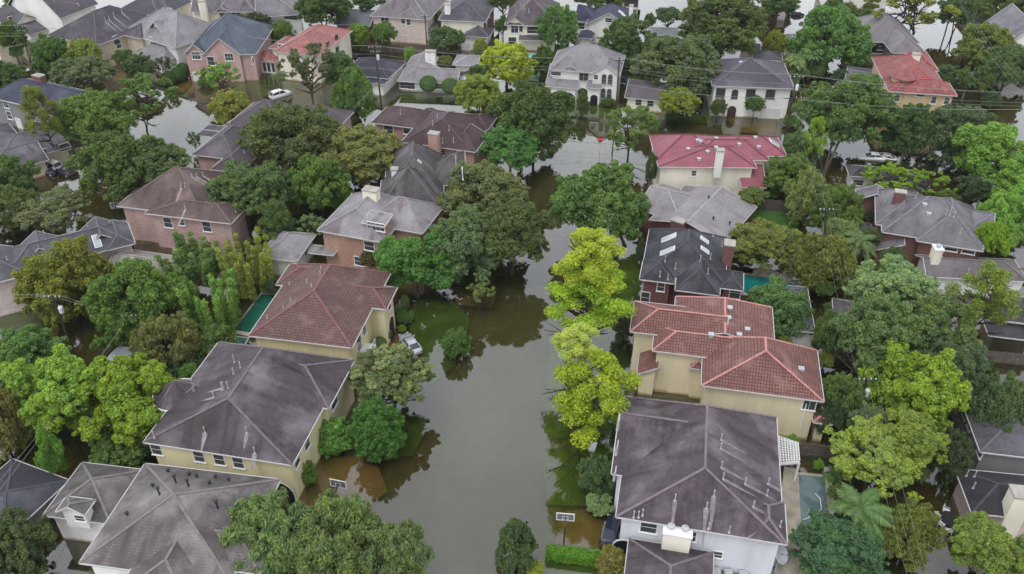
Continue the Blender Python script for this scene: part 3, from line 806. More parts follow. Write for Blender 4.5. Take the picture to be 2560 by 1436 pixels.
h = hs('two_storey_house', 'yellow cream house with sooty dark hip roof and round corner turret', (J(1060, 460), J(2140, 627)), W_CREAM,
       SH('sooty_plum_shingle', (88, 79, 84), .65, .52, 14),
       [(6.2, 'yhh', 25, [J(1060, 460), J(2140, 627), J(2340, 293), D(1690, 1163), D(2240, 1230)], dict(r0=(568, 996), r1=(658, 869))),
        (6.2, 'xgh', 25, [D(2300, 1235), D(2598, 1300), J(2440, 190), J(2200, 180)]),
        (6.2, 'yhh', 30, [J(1250, 190), J(1440, 5), J(1600, 80)])], cap=1.8, oh=.5)
h.vents([J(1515, 390), J(1825, 390), J(1883, 540), J(1140, 425), J(1330, 115), J(1580, 130), J(1650, 60), J(1685, 60), D(1740, 1385), D(1790, 1340)])
h.streaks([J(1515, 395), J(1825, 395), J(1883, 545), J(1650, 62), J(1580, 132), J(1330, 118)], 2.2, .55, (.24, .22, .23))
h.vents([J(1645, 75), D(1745, 1300)], 'white', 1.0)
h.win(0, 'S', [J(1155, 510), J(1470, 562), J(1620, 585), J(1760, 608)], 1.1, 1.5)
h.win(0, 'E', [J(2265, 465), J(2190, 590)], 1.1, 1.5)
h.win(1, 'E', [J(2465, 150)], 1.6, 1.8); h.win(1, 'S', [J(2330, 260)], .9, 1.3)
h.door(0, 'S', J(2055, 800), 3.4, 2.9, OPENINGSHADE, 'doorway', True)
t = MB()
c = h.loc(J(1310, 110), 6.2)
t.lathe((c.x, c.y, 0), [(2.1, -.9), (2.1, 6.1)], 20); t.build('turret_wall', W_CREAM, h.root, True)
t = MB(); t.lathe((c.x, c.y, 6.15), [(2.6, 0), (2.6, .12), (.05, 2.0)], 24); uv_build(t, 'turret_roof', MATS['sooty_plum_shingle'], h.root)
t = MB(); t.lathe((c.x, c.y, 6.1), [(2.62, 0), (2.72, .0), (2.72, .16), (2.62, .16)], 24); t.build('gutter', WHITE, h.root)

h = hs('two_storey_house', 'cream house with big brown-red scalloped tile roof between two pools of green', (D(1850, 1100), E(88, 1190)), W_CREAM,
       (claytile('brown_red_tile', lin((112, 85, 82)), .45, .30, .36, 2), lin((112, 76, 78))),
       [(6.6, 'yhh', 27, [D(1850, 1100), E(88, 1190)], dict(ylim=[(995, 685)], r0=(781, 727), r1=(823, 662))),
        (6.6, 'xhg', 29, [(735, 660), (690, 712)], dict(xlim=[(850, 690)])),
        (6.6, 'xhh', 29, [E(0, 740), E(120, 880), E(285, 885), E(425, 742)])], cap=1.25)
h.vents([D(2165, 840), D(2110, 895), D(1990, 970), D(2390, 600), D(2320, 735), D(2385, 640), D(2155, 720), D(2285, 700)], 'white', .3)
h.win(0, 'E', [E(180, 1060), E(255, 975)], 1.0, 1.2); h.win(2, 'E', [E(365, 870)], .9, 1.4, nx=1)
h.win(0, 'E', [E(140, 1155)], 1.3, 2.2); h.door(2, 'E', E(380, 1010), 2.0, 3.6, DOORWOOD, 'door', True)
b2 = MB(); c, u, n = h.onwall(0, 'E', E(160, 1205)); c.z = 2.6
b2.bar(c - u * 1.6 + n * .7, c + u * 1.6 + n * .7, 1.4, .16); 
for k in range(9): b2.bar(c + u * (-1.55 + k * .39) + n * 1.35, c + u * (-1.55 + k * .39) + n * 1.35 + Vector((0, 0, 1)), .05, .05)
b2.bar(c - u * 1.6 + n * 1.35 + Vector((0, 0, 1)), c + u * 1.6 + n * 1.35 + Vector((0, 0, 1)), .07, .07); b2.build('balcony', WHITE, h.root)

h = hs('two_storey_house', 'orange brick house with light grey shingled roof, cream chimney and one dormer', (D(2405, 325), E(320, 408)), BR_ORANGE,
       SH('light_grey_shingle', (150, 145, 150), .2, .12, 15),
       [(6.2, 'yhh', 30, [D(2405, 325), E(320, 408), E(470, 230), E(100, 40)], dict(r0=(939, 530), r1=(967, 483))),
        (6.2, 'xhh', 34, [E(250, 180), E(612, 342), E(712, 168), E(350, 60)]),
        (8.1, 'sS', 8, [E(200, 268), E(335, 285), E(335, 205), E(225, 190)], dict(oh=.2, zb=5))], cap=.95)
h.chimney(E(230, 8), 10.2, 2.2, 1.4, W_IVORY, 0)
h.win(2, 'S', E(268, 288), 2.6, 1.1, nx=4); h.win(0, 'S', [E(218, 432), E(145, 545)], 1.5, 1.4); h.win(0, 'S', E(360, 570), 1.1, 1.7)

h = hs('garage', 'detached white garage with hip grey roof joined by a covered passage', (D(1920, 517), D(2195, 548)), W_WHITE,
       SH('light_grey_shingle', (150, 145, 150), .2, .12, 15),
       [(3.4, 'yhh', 30, [D(1920, 517), D(2195, 548), D(2340, 362), D(2110, 320)]),
        (2.7, 'flat', 0, [D(2310, 485), D(2490, 492), D(2480, 440), D(2320, 440)], dict(nowall=1))], cap=.9, cat='garage')
h.win(0, 'E', [D(2275, 470)], 1.0, 1.2)

h = hs('two_storey_house', 'steep brown-black hipped roof house with slim white chimney and gabled dormers', (B(300, 1420), B(740, 1405)), BR_SALMON,
       SH('mossy_brown_shingle', (92, 86, 88), .45, .35, 16),
       [(5.8, 'yhh', 47, [B(330, 1410), E(640, 80), B(770, 1350), B(560, 1160)]),
        (5.8, 'yhh', 45, [E(300, 30), E(720, 150), E(745, 60), B(600, 1330)]),
        (5.8, 'xhg', 42, [B(700, 1220), B(865, 1320), B(760, 1380), B(650, 1300)]),
        (5.8, 'xhg', 40, [B(760, 1175), B(930, 1235), B(900, 1300), B(740, 1240)])], cap=1.3)
h.chimney(B(405, 1255), 9.0, 1.0, 1.0, W_WHITE, 0)
h.win(3, 'E', B(910, 1290), 1.0, 1.4); h.skylights([B(590, 1205)], .6, .7)

h = hs('two_storey_house', 'salmon brick house with deep brown hip roofs and brick chimney on its front', (B(455, 1058), B(1010, 1130)), BR_SALMON,
       SH('deep_brown_shingle', (80, 62, 66), .3, .15, 17),
       [(6.0, 'yhh', 28, [B(455, 1058), B(1000, 1090), B(1140, 870), B(640, 850)], dict(r0=B(790, 890), r1=B(820, 836))),
        (6.0, 'xhh', 28, [B(230, 915), B(540, 945), B(395, 797), B(740, 840)]),
        (6.0, 'yhg', 28, [B(790, 1105), B(1010, 1132), B(1078, 1000), B(850, 970)], dict(r0=B(935, 985))),
        (6.0, 'yhh', 31, [B(990, 850), B(1142, 870), B(1100, 970)])], cap=1.6)
h.chimney(B(698, 990), 9.6, 1.7, 1.2, BR_SALMON, 0)
h.vents([B(450, 850), B(813, 970), B(765, 1065), B(725, 880), B(845, 1060), B(690, 930), B(800, 840)])
h.win(1, 'S', [B(362, 965), B(505, 965)], 1.7, 1.7); h.win(0, 'S', [B(780, 1130)], 2.0, 1.5, nx=4, ny=3)
h.win(2, 'E', [B(1030, 1110), B(1055, 1060)], 1.0, 1.6); h.door(2, 'E', B(1035, 1190), 1.6, 2.4, OPENINGSHADE, 'doorway', True)

h = hs('two_storey_house', 'long grey-plum hip roofed brick house beside flooded crossroads', (A(1430, 1152), A(1715, 1187)), BR_PINK,
       SH('plum_grey_shingle', (94, 86, 94), .25, .2, 18),
       [(5.6, 'yhh', 31, [A(1430, 1152), A(1715, 1187), A(1690, 945), A(1960, 1000)]),
        (5.6, 'yhh', 31, [A(1680, 935), A(2120, 975), A(2240, 800), A(1990, 770)]),
        (5.6, 'xhh', 29, [A(2000, 960), A(2540, 930), A(2560, 825), A(2240, 790)]),
        (5.6, 'yhh', 31, [A(1620, 1270), A(1780, 1290), A(1900, 1060), A(1750, 1100)]),
        (2.8, 'flat', 0, [A(1540, 970), A(1680, 980), A(1700, 945), A(1545, 935)], dict(nowall=1)),
        (2.8, 'flat', 0, [A(1490, 1010), A(1640, 1015), A(1650, 980), A(1495, 978)], dict(nowall=1))], cap=1.4)
h.vents([A(1690, 950), A(1715, 935), A(1830, 970), A(1850, 1010), A(1915, 1000), A(1820, 1140), A(1790, 1090), A(2030, 750)], 'white', .4)
h.win(0, 'S', [A(1650, 1200)], 1.0, 1.0); h.win(2, 'S', [A(2500, 1000)], 1.0, 1.3)

h = hs('two_storey_house', 'pink brick box house with brown worn hip roof, four white windows', (D(1085, 190), D(1715, 267)), BR_PINK,
       SH('worn_brown_shingle', (104, 88, 86), .5, .3, 19),
       [(6.2, 'xhh', 27, [D(1080, 185), D(1715, 267), D(1825, 155), D(1240, 60)], dict(r0=D(1380, 95), r1=D(1615, 115))),
        (6.2, 'yhh', 30, [D(1055, 158), D(1600, 120), A(1155, 1292), A(1530, 1265), A(1740, 1290)])], cap=1.3)
h.vents([D(1380, 160), D(1755, 178), D(1350, 5), A(1350, 1385), A(1380, 1390), A(1430, 1320), A(1465, 1320), A(1510, 1310)], 'white', .5)
h.streaks([D(1380, 160), D(1350, 5), A(1430, 1320), A(1465, 1320), A(1510, 1310)], 4.0, .4, (.30, .25, .23))
h.win(0, 'S', [D(1250, 258), D(1540, 288)], 1.3, 1.6); h.win(0, 'S', [D(1353, 255)], .8, 1.0); h.win(0, 'S', [D(1335, 378)], 1.2, 1.4)
h = hs('garden_shed', 'tan roofed shed against the pink brick wall', (D(1290, 460), D(1560, 470)), W_BEIGE,
       SH('tan_shingle', (160, 132, 104), .2, .1, 20), [(2.4, 'xhh', 22, [D(1290, 460), D(1560, 470), D(1540, 400), D(1330, 400)])], cap=1.1, cat='shed')

h = hs('two_storey_house', 'whitewashed pink brick house with slate grey many-gabled roof', ((14, 690), (336, 609)), BR_WHITE,
       SH('slate_grey_shingle', (92, 91, 98), .25, .25, 21),
       [(5.6, 'xhh', 27, [(14, 690), (336, 609), (289, 556)]),
        (5.6, 'yhg', 27, [(-60, 720), (20, 694), (60, 620)]),
        (5.6, 'ygg', 34, [(52, 612), (142, 590)], dict(ylim=[(62, 655)])), (5.6, 'ygg', 34, [(200, 577), (290, 556)], dict(ylim=[(225, 620)])),
        (5.6, 'yhg', 27, [(268, 626), (338, 609), (300, 560)])], cap=1.3)
h.vents([D(330, 340), D(580, 285), D(655, 285), D(55, 535)], 'white', .4); h.skylights([D(722, 400)], 1.0, 2.2)  # this skylight panel stands in for a curved-top white dormer
h.win(0, 'S', [D(930, 470)], 1.6, 1.8, nx=3)
h = hs('garage', 'beige gable roofed garage among green crowns below the slate roof', (D(980, 640), D(1312, 692)), W_WHITE,
       SH('beige_grey_shingle', (152, 146, 140), .15, .1, 22), [(3.2, 'xgg', 24, [D(780, 640), D(1312, 692), D(1182, 490), D(830, 580)])], cap=1.1, cat='garage')

h = hs('two_storey_house', 'grey sided house with navy roof and white framed windows behind the tall pine', (A(0, 735), A(700, 890)), W_GREY,
       SH('navy_shingle', (62, 66, 84), .2, .15, 23),
       [(5.8, 'xhh', 27, [A(-60, 730), A(640, 880), A(760, 700), A(140, 610)])], cap=1.2)
h.chimney(A(285, 560), 9.6, 2.0, 1.2, BR_RED, 0)
h.win(0, 'S', [A(45, 775), A(70, 858), A(240, 870), A(370, 885), A(500, 870), A(340, 960)], 1.2, 1.5)
h.door(0, 'S', A(135, 900), 1.2, 2.4, GARAGEWHITE)
h = hs('single_storey_house', 'low grey-plum roof house by the parked cars', (A(0, 1240), A(520, 1095)), W_BEIGE,
       SH('soft_plum_shingle', (92, 88, 96), .3, .3, 24),
       [(3.0, 'xhg', 22, [A(-150, 1120), A(280, 1160), A(525, 1090), A(180, 985)]),
        (2.9, 'xhg', 20, [A(-200, 1210), A(222, 1232), A(330, 1155), A(-100, 1140)]),
        (3.0, 'yhh', 22, [A(-160, 1050), A(150, 1020), A(60, 970), A(-100, 960)])], cap=1.4)
h.win(0, 'S', [A(480, 1095), A(310, 1140)], 1.6, 1.2)
h = hs('single_storey_house', 'low blue-black roof house crossed by wires in the near corner', (J(110, 1090), J(490, 740)), W_GREY,
       SH('blue_black_shingle', (66, 66, 76), .2, .25, 25),
       [(3.0, 'xhh', 11, [J(-400, 1000), J(230, 1000), J(490, 735), J(0, 690)])], cap=1.5)
h = hs('garden_shed', 'flat pale blue-grey shed roof beneath the guy wire', (D(920, 1330), D(1080, 1350)), W_GREY,
       SH('pale_blue_shed_roof', (150, 158, 172), .1, .1, 26), [(2.6, 'xgg', 8, [D(868, 1205), D(945, 1190), D(1005, 1330), D(930, 1340)])], cap=0, cat='shed')

# --- far rows
def far(label, ax, wall, roof, blocks, **kw): return hs(kw.pop('name', 'two_storey_house'), label, ax, wall, roof, blocks, **kw)
def roofm(rgb, st=.25, pl=.15): 
    n = 'shingle_%d_%d_%d' % rgb; return SH(n.replace('shingle', 'far_shingle'), rgb, st, pl, sum(rgb) % 17)
h = far('white garage-fronted house with grey roofs in the far corner', (A(150, 265), A(370, 195)), W_IVORY, roofm((100, 96, 102)),
        [(5.2, 'xgg', 32, [A(-60, 160), A(50, 175), A(255, 110), A(150, 60)]), (3.0, 'xgh', 28, [A(160, 210), A(215, 265), A(370, 215), A(300, 160)]),
         (5.2, 'ygh', 32, [A(60, 165), A(170, 170), A(190, 110)])])
h.door(1, 'S', A(270, 260), 4.5, 2.2, GARAGEWHITE, 'garage_door'); h.door(1, 'S', A(340, 240), 2.4, 2.2, GARAGEWHITE, 'garage_door'); h.win(0, 'S', [A(80, 150), A(200, 180)], 1, 1.5)
h = far('white house with row of slim windows and arched blue garage doors', (A(400, 50), A(660, 90)), W_WHITE, roofm((96, 90, 98)),
        [(6.2, 'xgh', 38, [A(390, 55), A(600, 20), A(290, -10)]), (6.4, 'ygg', 45, [A(250, 60), A(450, 140), A(480, 20), A(330, -30)])])
h.win(0, 'S', [A(475, 90), A(510, 80), A(545, 70), A(580, 60)], .8, 1.9, nx=1)
h.door(0, 'S', A(545, 140), 4.0, 2.8, plain('navy_door', (.04, .05, .1)), 'garage_door', True); h.door(0, 'S', A(480, 155), 2.0, 2.8, plain('navy_door', (.04, .05, .1)), 'garage_door', True)
h = far('beige house with long plum-dark hip roof and pale pipe streaks', (A(480, 292), A(715, 345)), W_BEIGE, roofm((84, 76, 88), .3, .3),
        [(6.0, 'yhh', 30, [A(480, 290), A(715, 345), A(1105, 170), A(870, 78)]), (6.0, 'yhh', 28, [A(900, 250), A(1050, 290), A(1110, 170)])], cap=1.5)
h.win(0, 'E', [A(860, 300), A(880, 330), A(985, 370)], 1.2, 1.8); h.win(0, 'S', [A(650, 400)], 1.2, 1.6)
h.streaks([A(785, 165), A(815, 155), A(850, 130), A(910, 100)], 4.0, .4, (.26, .24, .26))
h.vents([A(785, 160), A(815, 150), A(850, 125), A(910, 95), A(810, 180)], 'white', .8)
h = far('cream house with slate hip roof behind the long plum roof', (A(955, 105), A(1140, 125)), W_IVORY, roofm((86, 84, 94)),
        [(5.2, 'xhh', 28, [A(955, 95), A(1180, 120), A(1240, 20), A(1020, 10)]), (5.2, 'xhh', 28, [A(1140, 90), A(1340, 60), A(1350, 0), A(1200, 0)])])
h.win(0, 'S', [A(1160, 130)], .8, 1.2); h.win(1, 'S', [A(1240, 85), A(1265, 80)], .9, 1.1)
h = far('white house with broad ash grey roof, slim corner tower and little front gable', (A(1020, 275), A(1390, 395)), W_WHITE, roofm((142, 138, 144), .12, .1),
        [(6.0, 'yhh', 33, [A(1020, 268), A(1390, 330), A(1560, 205), A(1300, 105)]), (3.4, 'yhh', 32, [A(1110, 425), A(1390, 400), A(1300, 320), A(1180, 330)]),
         (6.4, 'ygh', 38, [A(1150, 255), A(1255, 280), A(1230, 190)]), (5.8, 'xhh', 30, [A(1070, 290), A(1185, 300), A(1160, 255)])], cap=1.1)
h.win(0, 'S', [A(1065, 415), A(1090, 420), A(1050, 310), A(1130, 305)], .9, 1.6); h.win(2, 'S', A(1205, 240), .6, 1.0); h.win(1, 'S', [A(1160, 495), A(1250, 490)], 1.6, 1.4)
h = far('pink brick house with two front gables and blue-slate roof', (A(1395, 400), A(1780, 400)), BR_PINK, roofm((92, 100, 112), .2, .1),
        [(6.0, 'yhh', 36, [A(1395, 370), A(1785, 405), A(1990, 275), A(1640, 195)]), (6.0, 'ygg', 42, [A(1372, 405), A(1540, 408), A(1590, 250)], dict(oh=.3)),
         (6.0, 'ygg', 42, [A(1530, 385), A(1790, 410), A(1750, 270)], dict(oh=.3))], cap=1.0)
h.win(1, 'S', A(1460, 415), 1.7, 1.5, nx=3); h.win(2, 'S', A(1705, 425), 1.7, 1.5, nx=3); h.win(2, 'S', A(1570, 455), 1.4, 1.8); h.door(1, 'S', A(1490, 520), 3.4, 2.3, GARAGEWHITE, 'garage_door')
h.win(0, 'E', A(1880, 450), 1.0, 1.2)
h = far('white two storey house with coral red tile roof and low side wing', (A(2060, 360), A(2380, 395)), W_IVORY, (claytile('coral_tile', lin((154, 102, 100)), .7, .5, .6, 3), lin((150, 100, 98))),
        [(6.4, 'xhh', 26, [A(2095, 390), A(2400, 400), A(2545, 245), A(2310, 195)]), (5.4, 'xhh', 24, [A(2045, 365), A(2170, 350), A(2220, 280), A(2100, 290)]), (3.2, 'xhh', 22, [A(1930, 450), A(2060, 455), A(2060, 390), A(1945, 380)])], cap=.9)
h.win(0, 'E', [A(2440, 345), A(2505, 290), A(2455, 440), A(2510, 380)], 1.2, 1.6, nx=1, frame=BRONZE); h.win(1, 'S', [A(2085, 345), A(2115, 347), A(2145, 348)], .7, .9); h.win(2, 'S', [A(1970, 500), A(2002, 503), A(2035, 505)], .7, 2.0, nx=1, ny=1)
h.win(1, 'S', [A(2085, 405)], 1.2, 1.5, nx=1)
h = far('cream house with taupe gables and pale chimney at the far edge', (A(1590, 80), A(1900, 80)), W_IVORY, roofm((116, 110, 116)),
        [(5.8, 'xgh', 32, [A(1440, 90), A(1900, 75), A(1985, -10), A(1560, -60)]), (5.8, 'ygh', 38, [A(1600, 90), A(1710, 85), A(1690, 20)]), (3.0, 'sS', 18, [A(1620, 160), A(1790, 170), A(1790, 130)])])
h.chimney(A(1500, 5), 9, 1.6, 1.2, W_IVORY); h.win(1, 'S', A(1655, 105), 1.3, 2.0, True); h.win(0, 'S', [A(1740, 110), A(1775, 110)], 1.0, 1.6)
h = far('white house with low grey roofs beside the dark oak', (A(1920, 190), A(2220, 170)), W_WHITE, roofm((122, 120, 126)),
        [(5.2, 'xgh', 26, [A(1910, 100), A(2230, 110), A(2240, -20), A(1960, -30)]), (3.4, 'yhh', 28, [A(1915, 195), A(2160, 180), A(2050, 95), A(1920, 100)])])
h.win(0, 'S', [A(2130, 125), A(2165, 128), A(2195, 130)], 1.1, 1.2)
h = far('low brick house with teal-grey roof and stub chimney', (B(30, 190), B(225, 200)), BR_BROWN, roofm((112, 120, 126), .1, .1),
        [(3.2, 'xgg', 24, [B(30, 185), B(225, 195), B(290, 100), B(45, 85)])], name='single_storey_house'); h.chimney(B(160, 60), 5.4, .8, .8, W_WHITE)
h = far('pinkish beige house with ash roof and conical porch', (B(280, 122), B(590, 145)), W_PINKISH, roofm((122, 116, 120), .15, .1),
        [(6.2, 'yhh', 32, [B(278, 122), B(588, 146), B(780, 20), B(420, -60)]), (6.2, 'yhh', 32, [B(420, 132), B(590, 142), B(600, 60)]), (3.2, 'yhh', 34, [B(580, 225), B(690, 235), B(680, 150)])])
h.win(0, 'S', [B(320, 155), B(350, 155), B(470, 155), B(510, 165)], .9, 1.4); h.win(1, 'S', [B(490, 240), B(585, 252)], 1.4, 1.6)
h = far('white house with slate roof, tall chimney and red brick side', (B(750, 150), B(1052, 165)), W_IVORY, roofm((84, 84, 92), .25, .2),
        [(6.2, 'yhh', 30, [B(750, 150), B(1052, 165), B(1137, 62), B(830, 0)])], cap=1.5)
h.chimney(B(800, 30), 9.4, 1.3, 1.0, W_WHITE); h.win(0, 'E', [B(1090, 150), B(1110, 110), B(1090, 190)], .9, 1.3)
sw = MB(); b0 = h.b[0]; sw.box(b0['x1'] - .55, b0['x1'] - .5, b0['y0'] + .55, b0['y1'] - .55, -.8, 6.15); uv_build(sw, 'brick_side_wall', BR_RED, h.root)
h = far('small white garage with slate hip roof and wide panel door', (B(915, 268), B(1090, 278)), W_WHITE, roofm((88, 86, 94), .25, .2),
        [(3.6, 'yhh', 28, [B(917, 268), B(1085, 279), B(1137, 230), B(960, 205)])], name='garage', cat='garage')
h.door(0, 'S', B(935, 320), 2.0, 2.2, GARAGEWHITE, 'garage_door')
h = far('cream house with arched window, brown roof and shaded rear veranda', (B(1228, 182), B(1540, 190)), W_IVORY, roofm((96, 86, 92), .3, .2),
        [(6.2, 'yhh', 36, [B(1228, 182), B(1530, 195), B(1630, 60), B(1370, 20)]), (6.2, 'ygh', 38, [B(1235, 182), B(1370, 188), B(1350, 110)], dict(oh=.3)), (3.2, 'sS', 16, [B(1330, 300), B(1560, 305), B(1550, 240), B(1360, 240)], dict(nowall=1))])
h.win(1, 'S', B(1300, 210), 1.6, 2.2, True, nx=2, frame=WHITE); h.win(1, 'S', B(1347, 215), .8, 1.4); h.win(0, 'S', [B(1412, 225), B(1447, 225), B(1483, 225)], 1.2, 1.5); h.win(0, 'S', [B(1270, 310), B(1295, 310)], 1.0, 2.0)
h.vents([B(1345, 50), B(1370, 70), B(1405, 95)], 'white', .9)
h = far('white house with ink blue roof, broad front gable and skylights', (B(1760, 165), B(2130, 195)), W_WHITE, roofm((58, 62, 82), .2, .15),
        [(5.0, 'ygh', 30, [B(1830, 180), B(2140, 195), B(2200, 105), B(1900, 60)]), (4.6, 'xgh', 28, [B(1758, 158), B(1900, 170), B(1960, 80), B(1780, 90)]), (3.0, 'xhh', 28, [B(1860, 220), B(2030, 225), B(2010, 180)]), (2.8, 'xhh', 26, [B(1765, 280), B(1880, 285), B(1860, 235)])], cap=1.6)
h.win(0, 'S', B(2000, 152), 1.5, .9); h.win(1, 'S', B(1795, 195), 1.6, 1.4); h.skylights([B(2090, 95), B(2110, 115)], 1, 1.4); h.chimney(B(2170, 40), 8, .9, .9, W_WHITE)
h = far('low white house with black hip roof beside the leaning power pole', (B(200, 575), B(330, 590)), W_WHITE, roofm((60, 60, 74), .2, .25),
        [(3.2, 'xhh', 24, [B(110, 560), B(370, 570), B(485, 470), B(150, 430)]), (2.9, 'flat', 0, [B(200, 615), B(340, 620), B(365, 570), B(215, 565)])], name='single_storey_house')
h = far('grey roofed ranch house with white chimney and two clipped round trees', (B(430, 600), B(860, 620)), W_PALE, roofm((142, 136, 140), .1, .1),
        [(2.4, 'xhg', 20, [B(428, 605), B(860, 622), B(905, 545), B(560, 500)]), (2.4, 'yhg', 22, [B(430, 600), B(640, 540), B(725, 440), B(590, 420)])], name='single_storey_house', cap=1.0)
h.chimney(B(672, 380), 5.4, 2.2, 1.2, W_WHITE); h.win(0, 'S', [B(475, 635), B(735, 640), B(530, 640)], 1.6, 1.3)
h = far('small white outbuilding with grey roof behind the ranch house', (B(840, 485), B(1000, 492)), W_WHITE, roofm((140, 138, 142), .1, .1),
        [(3.0, 'xhg', 22, [B(838, 485), B(1010, 492), B(1055, 425), B(880, 412)])], name='garage', cat='garage')
h = far('big white house with arched openings, grey hip roof and lavender porch roofs', (B(1555, 520), B(2080, 560)), W_WHITE, roofm((140, 134, 140), .15, .12),
        [(6.3, 'xhh', 34, [B(1560, 518), B(2085, 555), B(2105, 420), B(1625, 375)]), (6.3, 'ygh', 36, [B(1870, 550), B(2085, 556), B(2060, 470)], dict(oh=.3)), (6.3, 'ygh', 34, [B(1655, 520), B(1780, 530), B(1770, 450)], dict(oh=.3)),
         (3.3, 'sS', 22, [B(1545, 645), B(1765, 655), B(1765, 575), B(1560, 570)], dict(oh=.3)), (3.6, 'sS', 22, [B(1845, 655), B(1945, 662), B(1945, 600), B(1850, 600)], dict(oh=.3))], cap=1.15)
h.win(1, 'S', [B(1965, 590), B(2011, 592)], .85, 2.0, True, frame=GREYTRIM); h.win(1, 'S', [B(1959, 695), B(2003, 698)], .85, 2.0, True, frame=GREYTRIM); h.win(0, 'S', [B(1797, 572), B(1831, 574)], .8, 1.5, frame=GREYTRIM); h.win(1, 'S', B(1905, 575), .8, .9)
h.door(0, 'S', B(1808, 680), 2.0, 3.0, OPENINGSHADE, 'doorway', True); h.door(4, 'S', B(1892, 710), 1.5, 2.5, OPENINGSHADE, 'doorway', True); h.door(3, 'S', B(1700, 715), 3.0, 2.6, OPENINGSHADE, 'doorway', True); h.door(3, 'S', B(1610, 705), 2.4, 2.6, OPENINGSHADE, 'doorway', True)
h.win(0, 'S', [B(1590, 548), B(1625, 550)], 1.0, .7)
h = far('small cream cottage with black shutters beside the veranda tree', (B(2150, 730), B(2340, 750)), W_IVORY, roofm((112, 106, 112), .2, .1),
        [(2.8, 'xgg', 24, [B(2145, 728), B(2450, 755), B(2440, 640), B(2170, 600)])], name='single_storey_house')
h.win(0, 'S', [B(2222, 762), B(2310, 770)], 1.2, 1.3)
h = far('white stucco house with plum grey hips, bronze windows and arched door', (C(225, 640), C(785, 662)), W_WHITE, roofm((92, 86, 98), .2, .25),
        [(6.6, 'yhh', 28, [C(240, 635), C(785, 660), C(795, 525), C(270, 450)], dict(apex=C(520, 432))), (6.6, 'yhg', 26, [C(340, 640), C(520, 650), C(500, 540)], dict(r0=C(432, 522)))], cap=1.6)
h.win(0, 'S', [C(302, 690), C(525, 697), C(672, 702)], 1.6, 1.6, nx=3, frame=BRONZE); h.win(0, 'S', C(408, 700), 1.1, 1.7, True, frame=BRONZE)
h.door(0, 'S', C(390, 795), 1.7, 2.7, DOORWOOD, 'door', True); h.door(0, 'S', C(675, 805), 3.8, 2.5, GARAGEWHITE, 'garage_door', False); h.win(0, 'S', [C(300, 770), C(520, 770)], 1.5, 1.4, frame=BRONZE)
h.vents([C(450, 470)], 'flat')
h = far('taupe house with big plain grey roof and dark balcony', (C(1370, 390), C(1580, 395)), stucco('taupe_siding', (.26, .22, .2)), roofm((132, 126, 130), .12, .1),
        [(5.6, 'yhh', 32, [C(1370, 300), C(1540, 315), C(1750, 285), C(1590, 150), C(1310, 160)]), (5.6, 'yhh', 32, [C(1535, 325), C(1580, 395), C(1820, 395), C(1690, 240)])], cap=.8)
h.door(0, 'S', C(1455, 350), 4.6, 2.2, OPENINGSHADE, 'balcony_opening', zc=4.0); h.win(0, 'S', C(1495, 345), 1.2, 1.5)
h = far('apricot stucco villa with red tile roofs, round tower and pale chimney', (C(1560, 685), C(2065, 715)), W_ORANGE, (claytile('scarlet_tile', lin((140, 86, 84)), .66, .5, .6, 4), lin((180, 85, 85))),
        [(6.6, 'yhh', 28, [C(1555, 682), C(1770, 690), C(1850, 450), C(1435, 430)]), (6.6, 'xhh', 28, [C(1660, 690), C(2065, 715), C(1990, 620), C(1700, 600)]), (6.6, 'yhh', 28, [C(1760, 520), C(1920, 520), C(1800, 400), C(1690, 400)])], cap=.9)
h.chimney(C(1763, 400), 10.2, 1.4, 1.1, W_IVORY, 5)
h.win(0, 'S', [C(1615, 728), C(1688, 732)], .9, 1.4, True); h.win(1, 'S', [C(1888, 745), C(1985, 750)], .9, 1.4, True); h.win(1, 'S', [C(1778, 703), C(1806, 705)], .7, .8)
h.win(0, 'W', [C(1515, 620), C(1545, 690), C(1495, 590)], .9, 1.6)
t = MB(); c = h.loc(C(1660, 590), 7.6); t.lathe((c.x, c.y, 0), [(2.1, 5), (2.1, 8.2)], 14); t.build('tower_wall', W_ORANGE, h.root, True)
t = MB(); t.lathe((c.x, c.y, 8.2), [(2.7, 0), (2.7, .12), (.05, 1.6)], 18); uv_build(t, 'tower_roof', MATS['scarlet_tile'], h.root)
t = MB(); q = h.loc(C(1780, 790), 2.6); t.lathe((q.x, q.y, 2.5), [(3.0, 0), (3.0, .1), (.6, 1.5)], 16); uv_build(t, 'porch_roof', MATS['scarlet_tile'], h.root)
h = far('flat dark grey annexe roof beside the apricot villa', (C(1260, 600), C(1480, 630)), W_BEIGE, roofm((104, 104, 112), .1, .1),
        [(3.0, 'xgg', 10, [C(1240, 540), C(1280, 605), C(1480, 625), C(1440, 520)])], name='garage', cat='garage')
h = far('white villa with tall dark windows and front steps at the far edge', (C(1120, 40), C(1490, 60)), W_WHITE, roofm((110, 104, 108)),
        [(6.4, 'xhh', 30, [C(1100, -60), C(1500, -40), C(1480, -200), C(1150, -220)])])
h.win(0, 'S', [C(1400, 55), C(1150, 50)], 1.6, 2.2, nx=3, frame=BRONZE); h.door(0, 'S', C(1310, 45), 1.8, 2.6, DOORWOOD); h.win(0, 'S', [C(1410, -5), C(1200, -10)], 1.2, 1.4)
h = far('white gabled house cut by the far right corner trees', (C(2440, 330), C(2640, 340)), W_WHITE, roofm((132, 128, 136)),
        [(6.0, 'ygg', 45, [C(2430, 330), C(2560, 340), C(2600, 200), C(2490, 170)]), (5.0, 'yhh', 34, [C(2480, 350), C(2700, 370), C(2660, 200)])])
h.win(0, 'S', C(2465, 290), .8, 1.2); h.win(1, 'S', C(2510, 330), 1, 1.2)
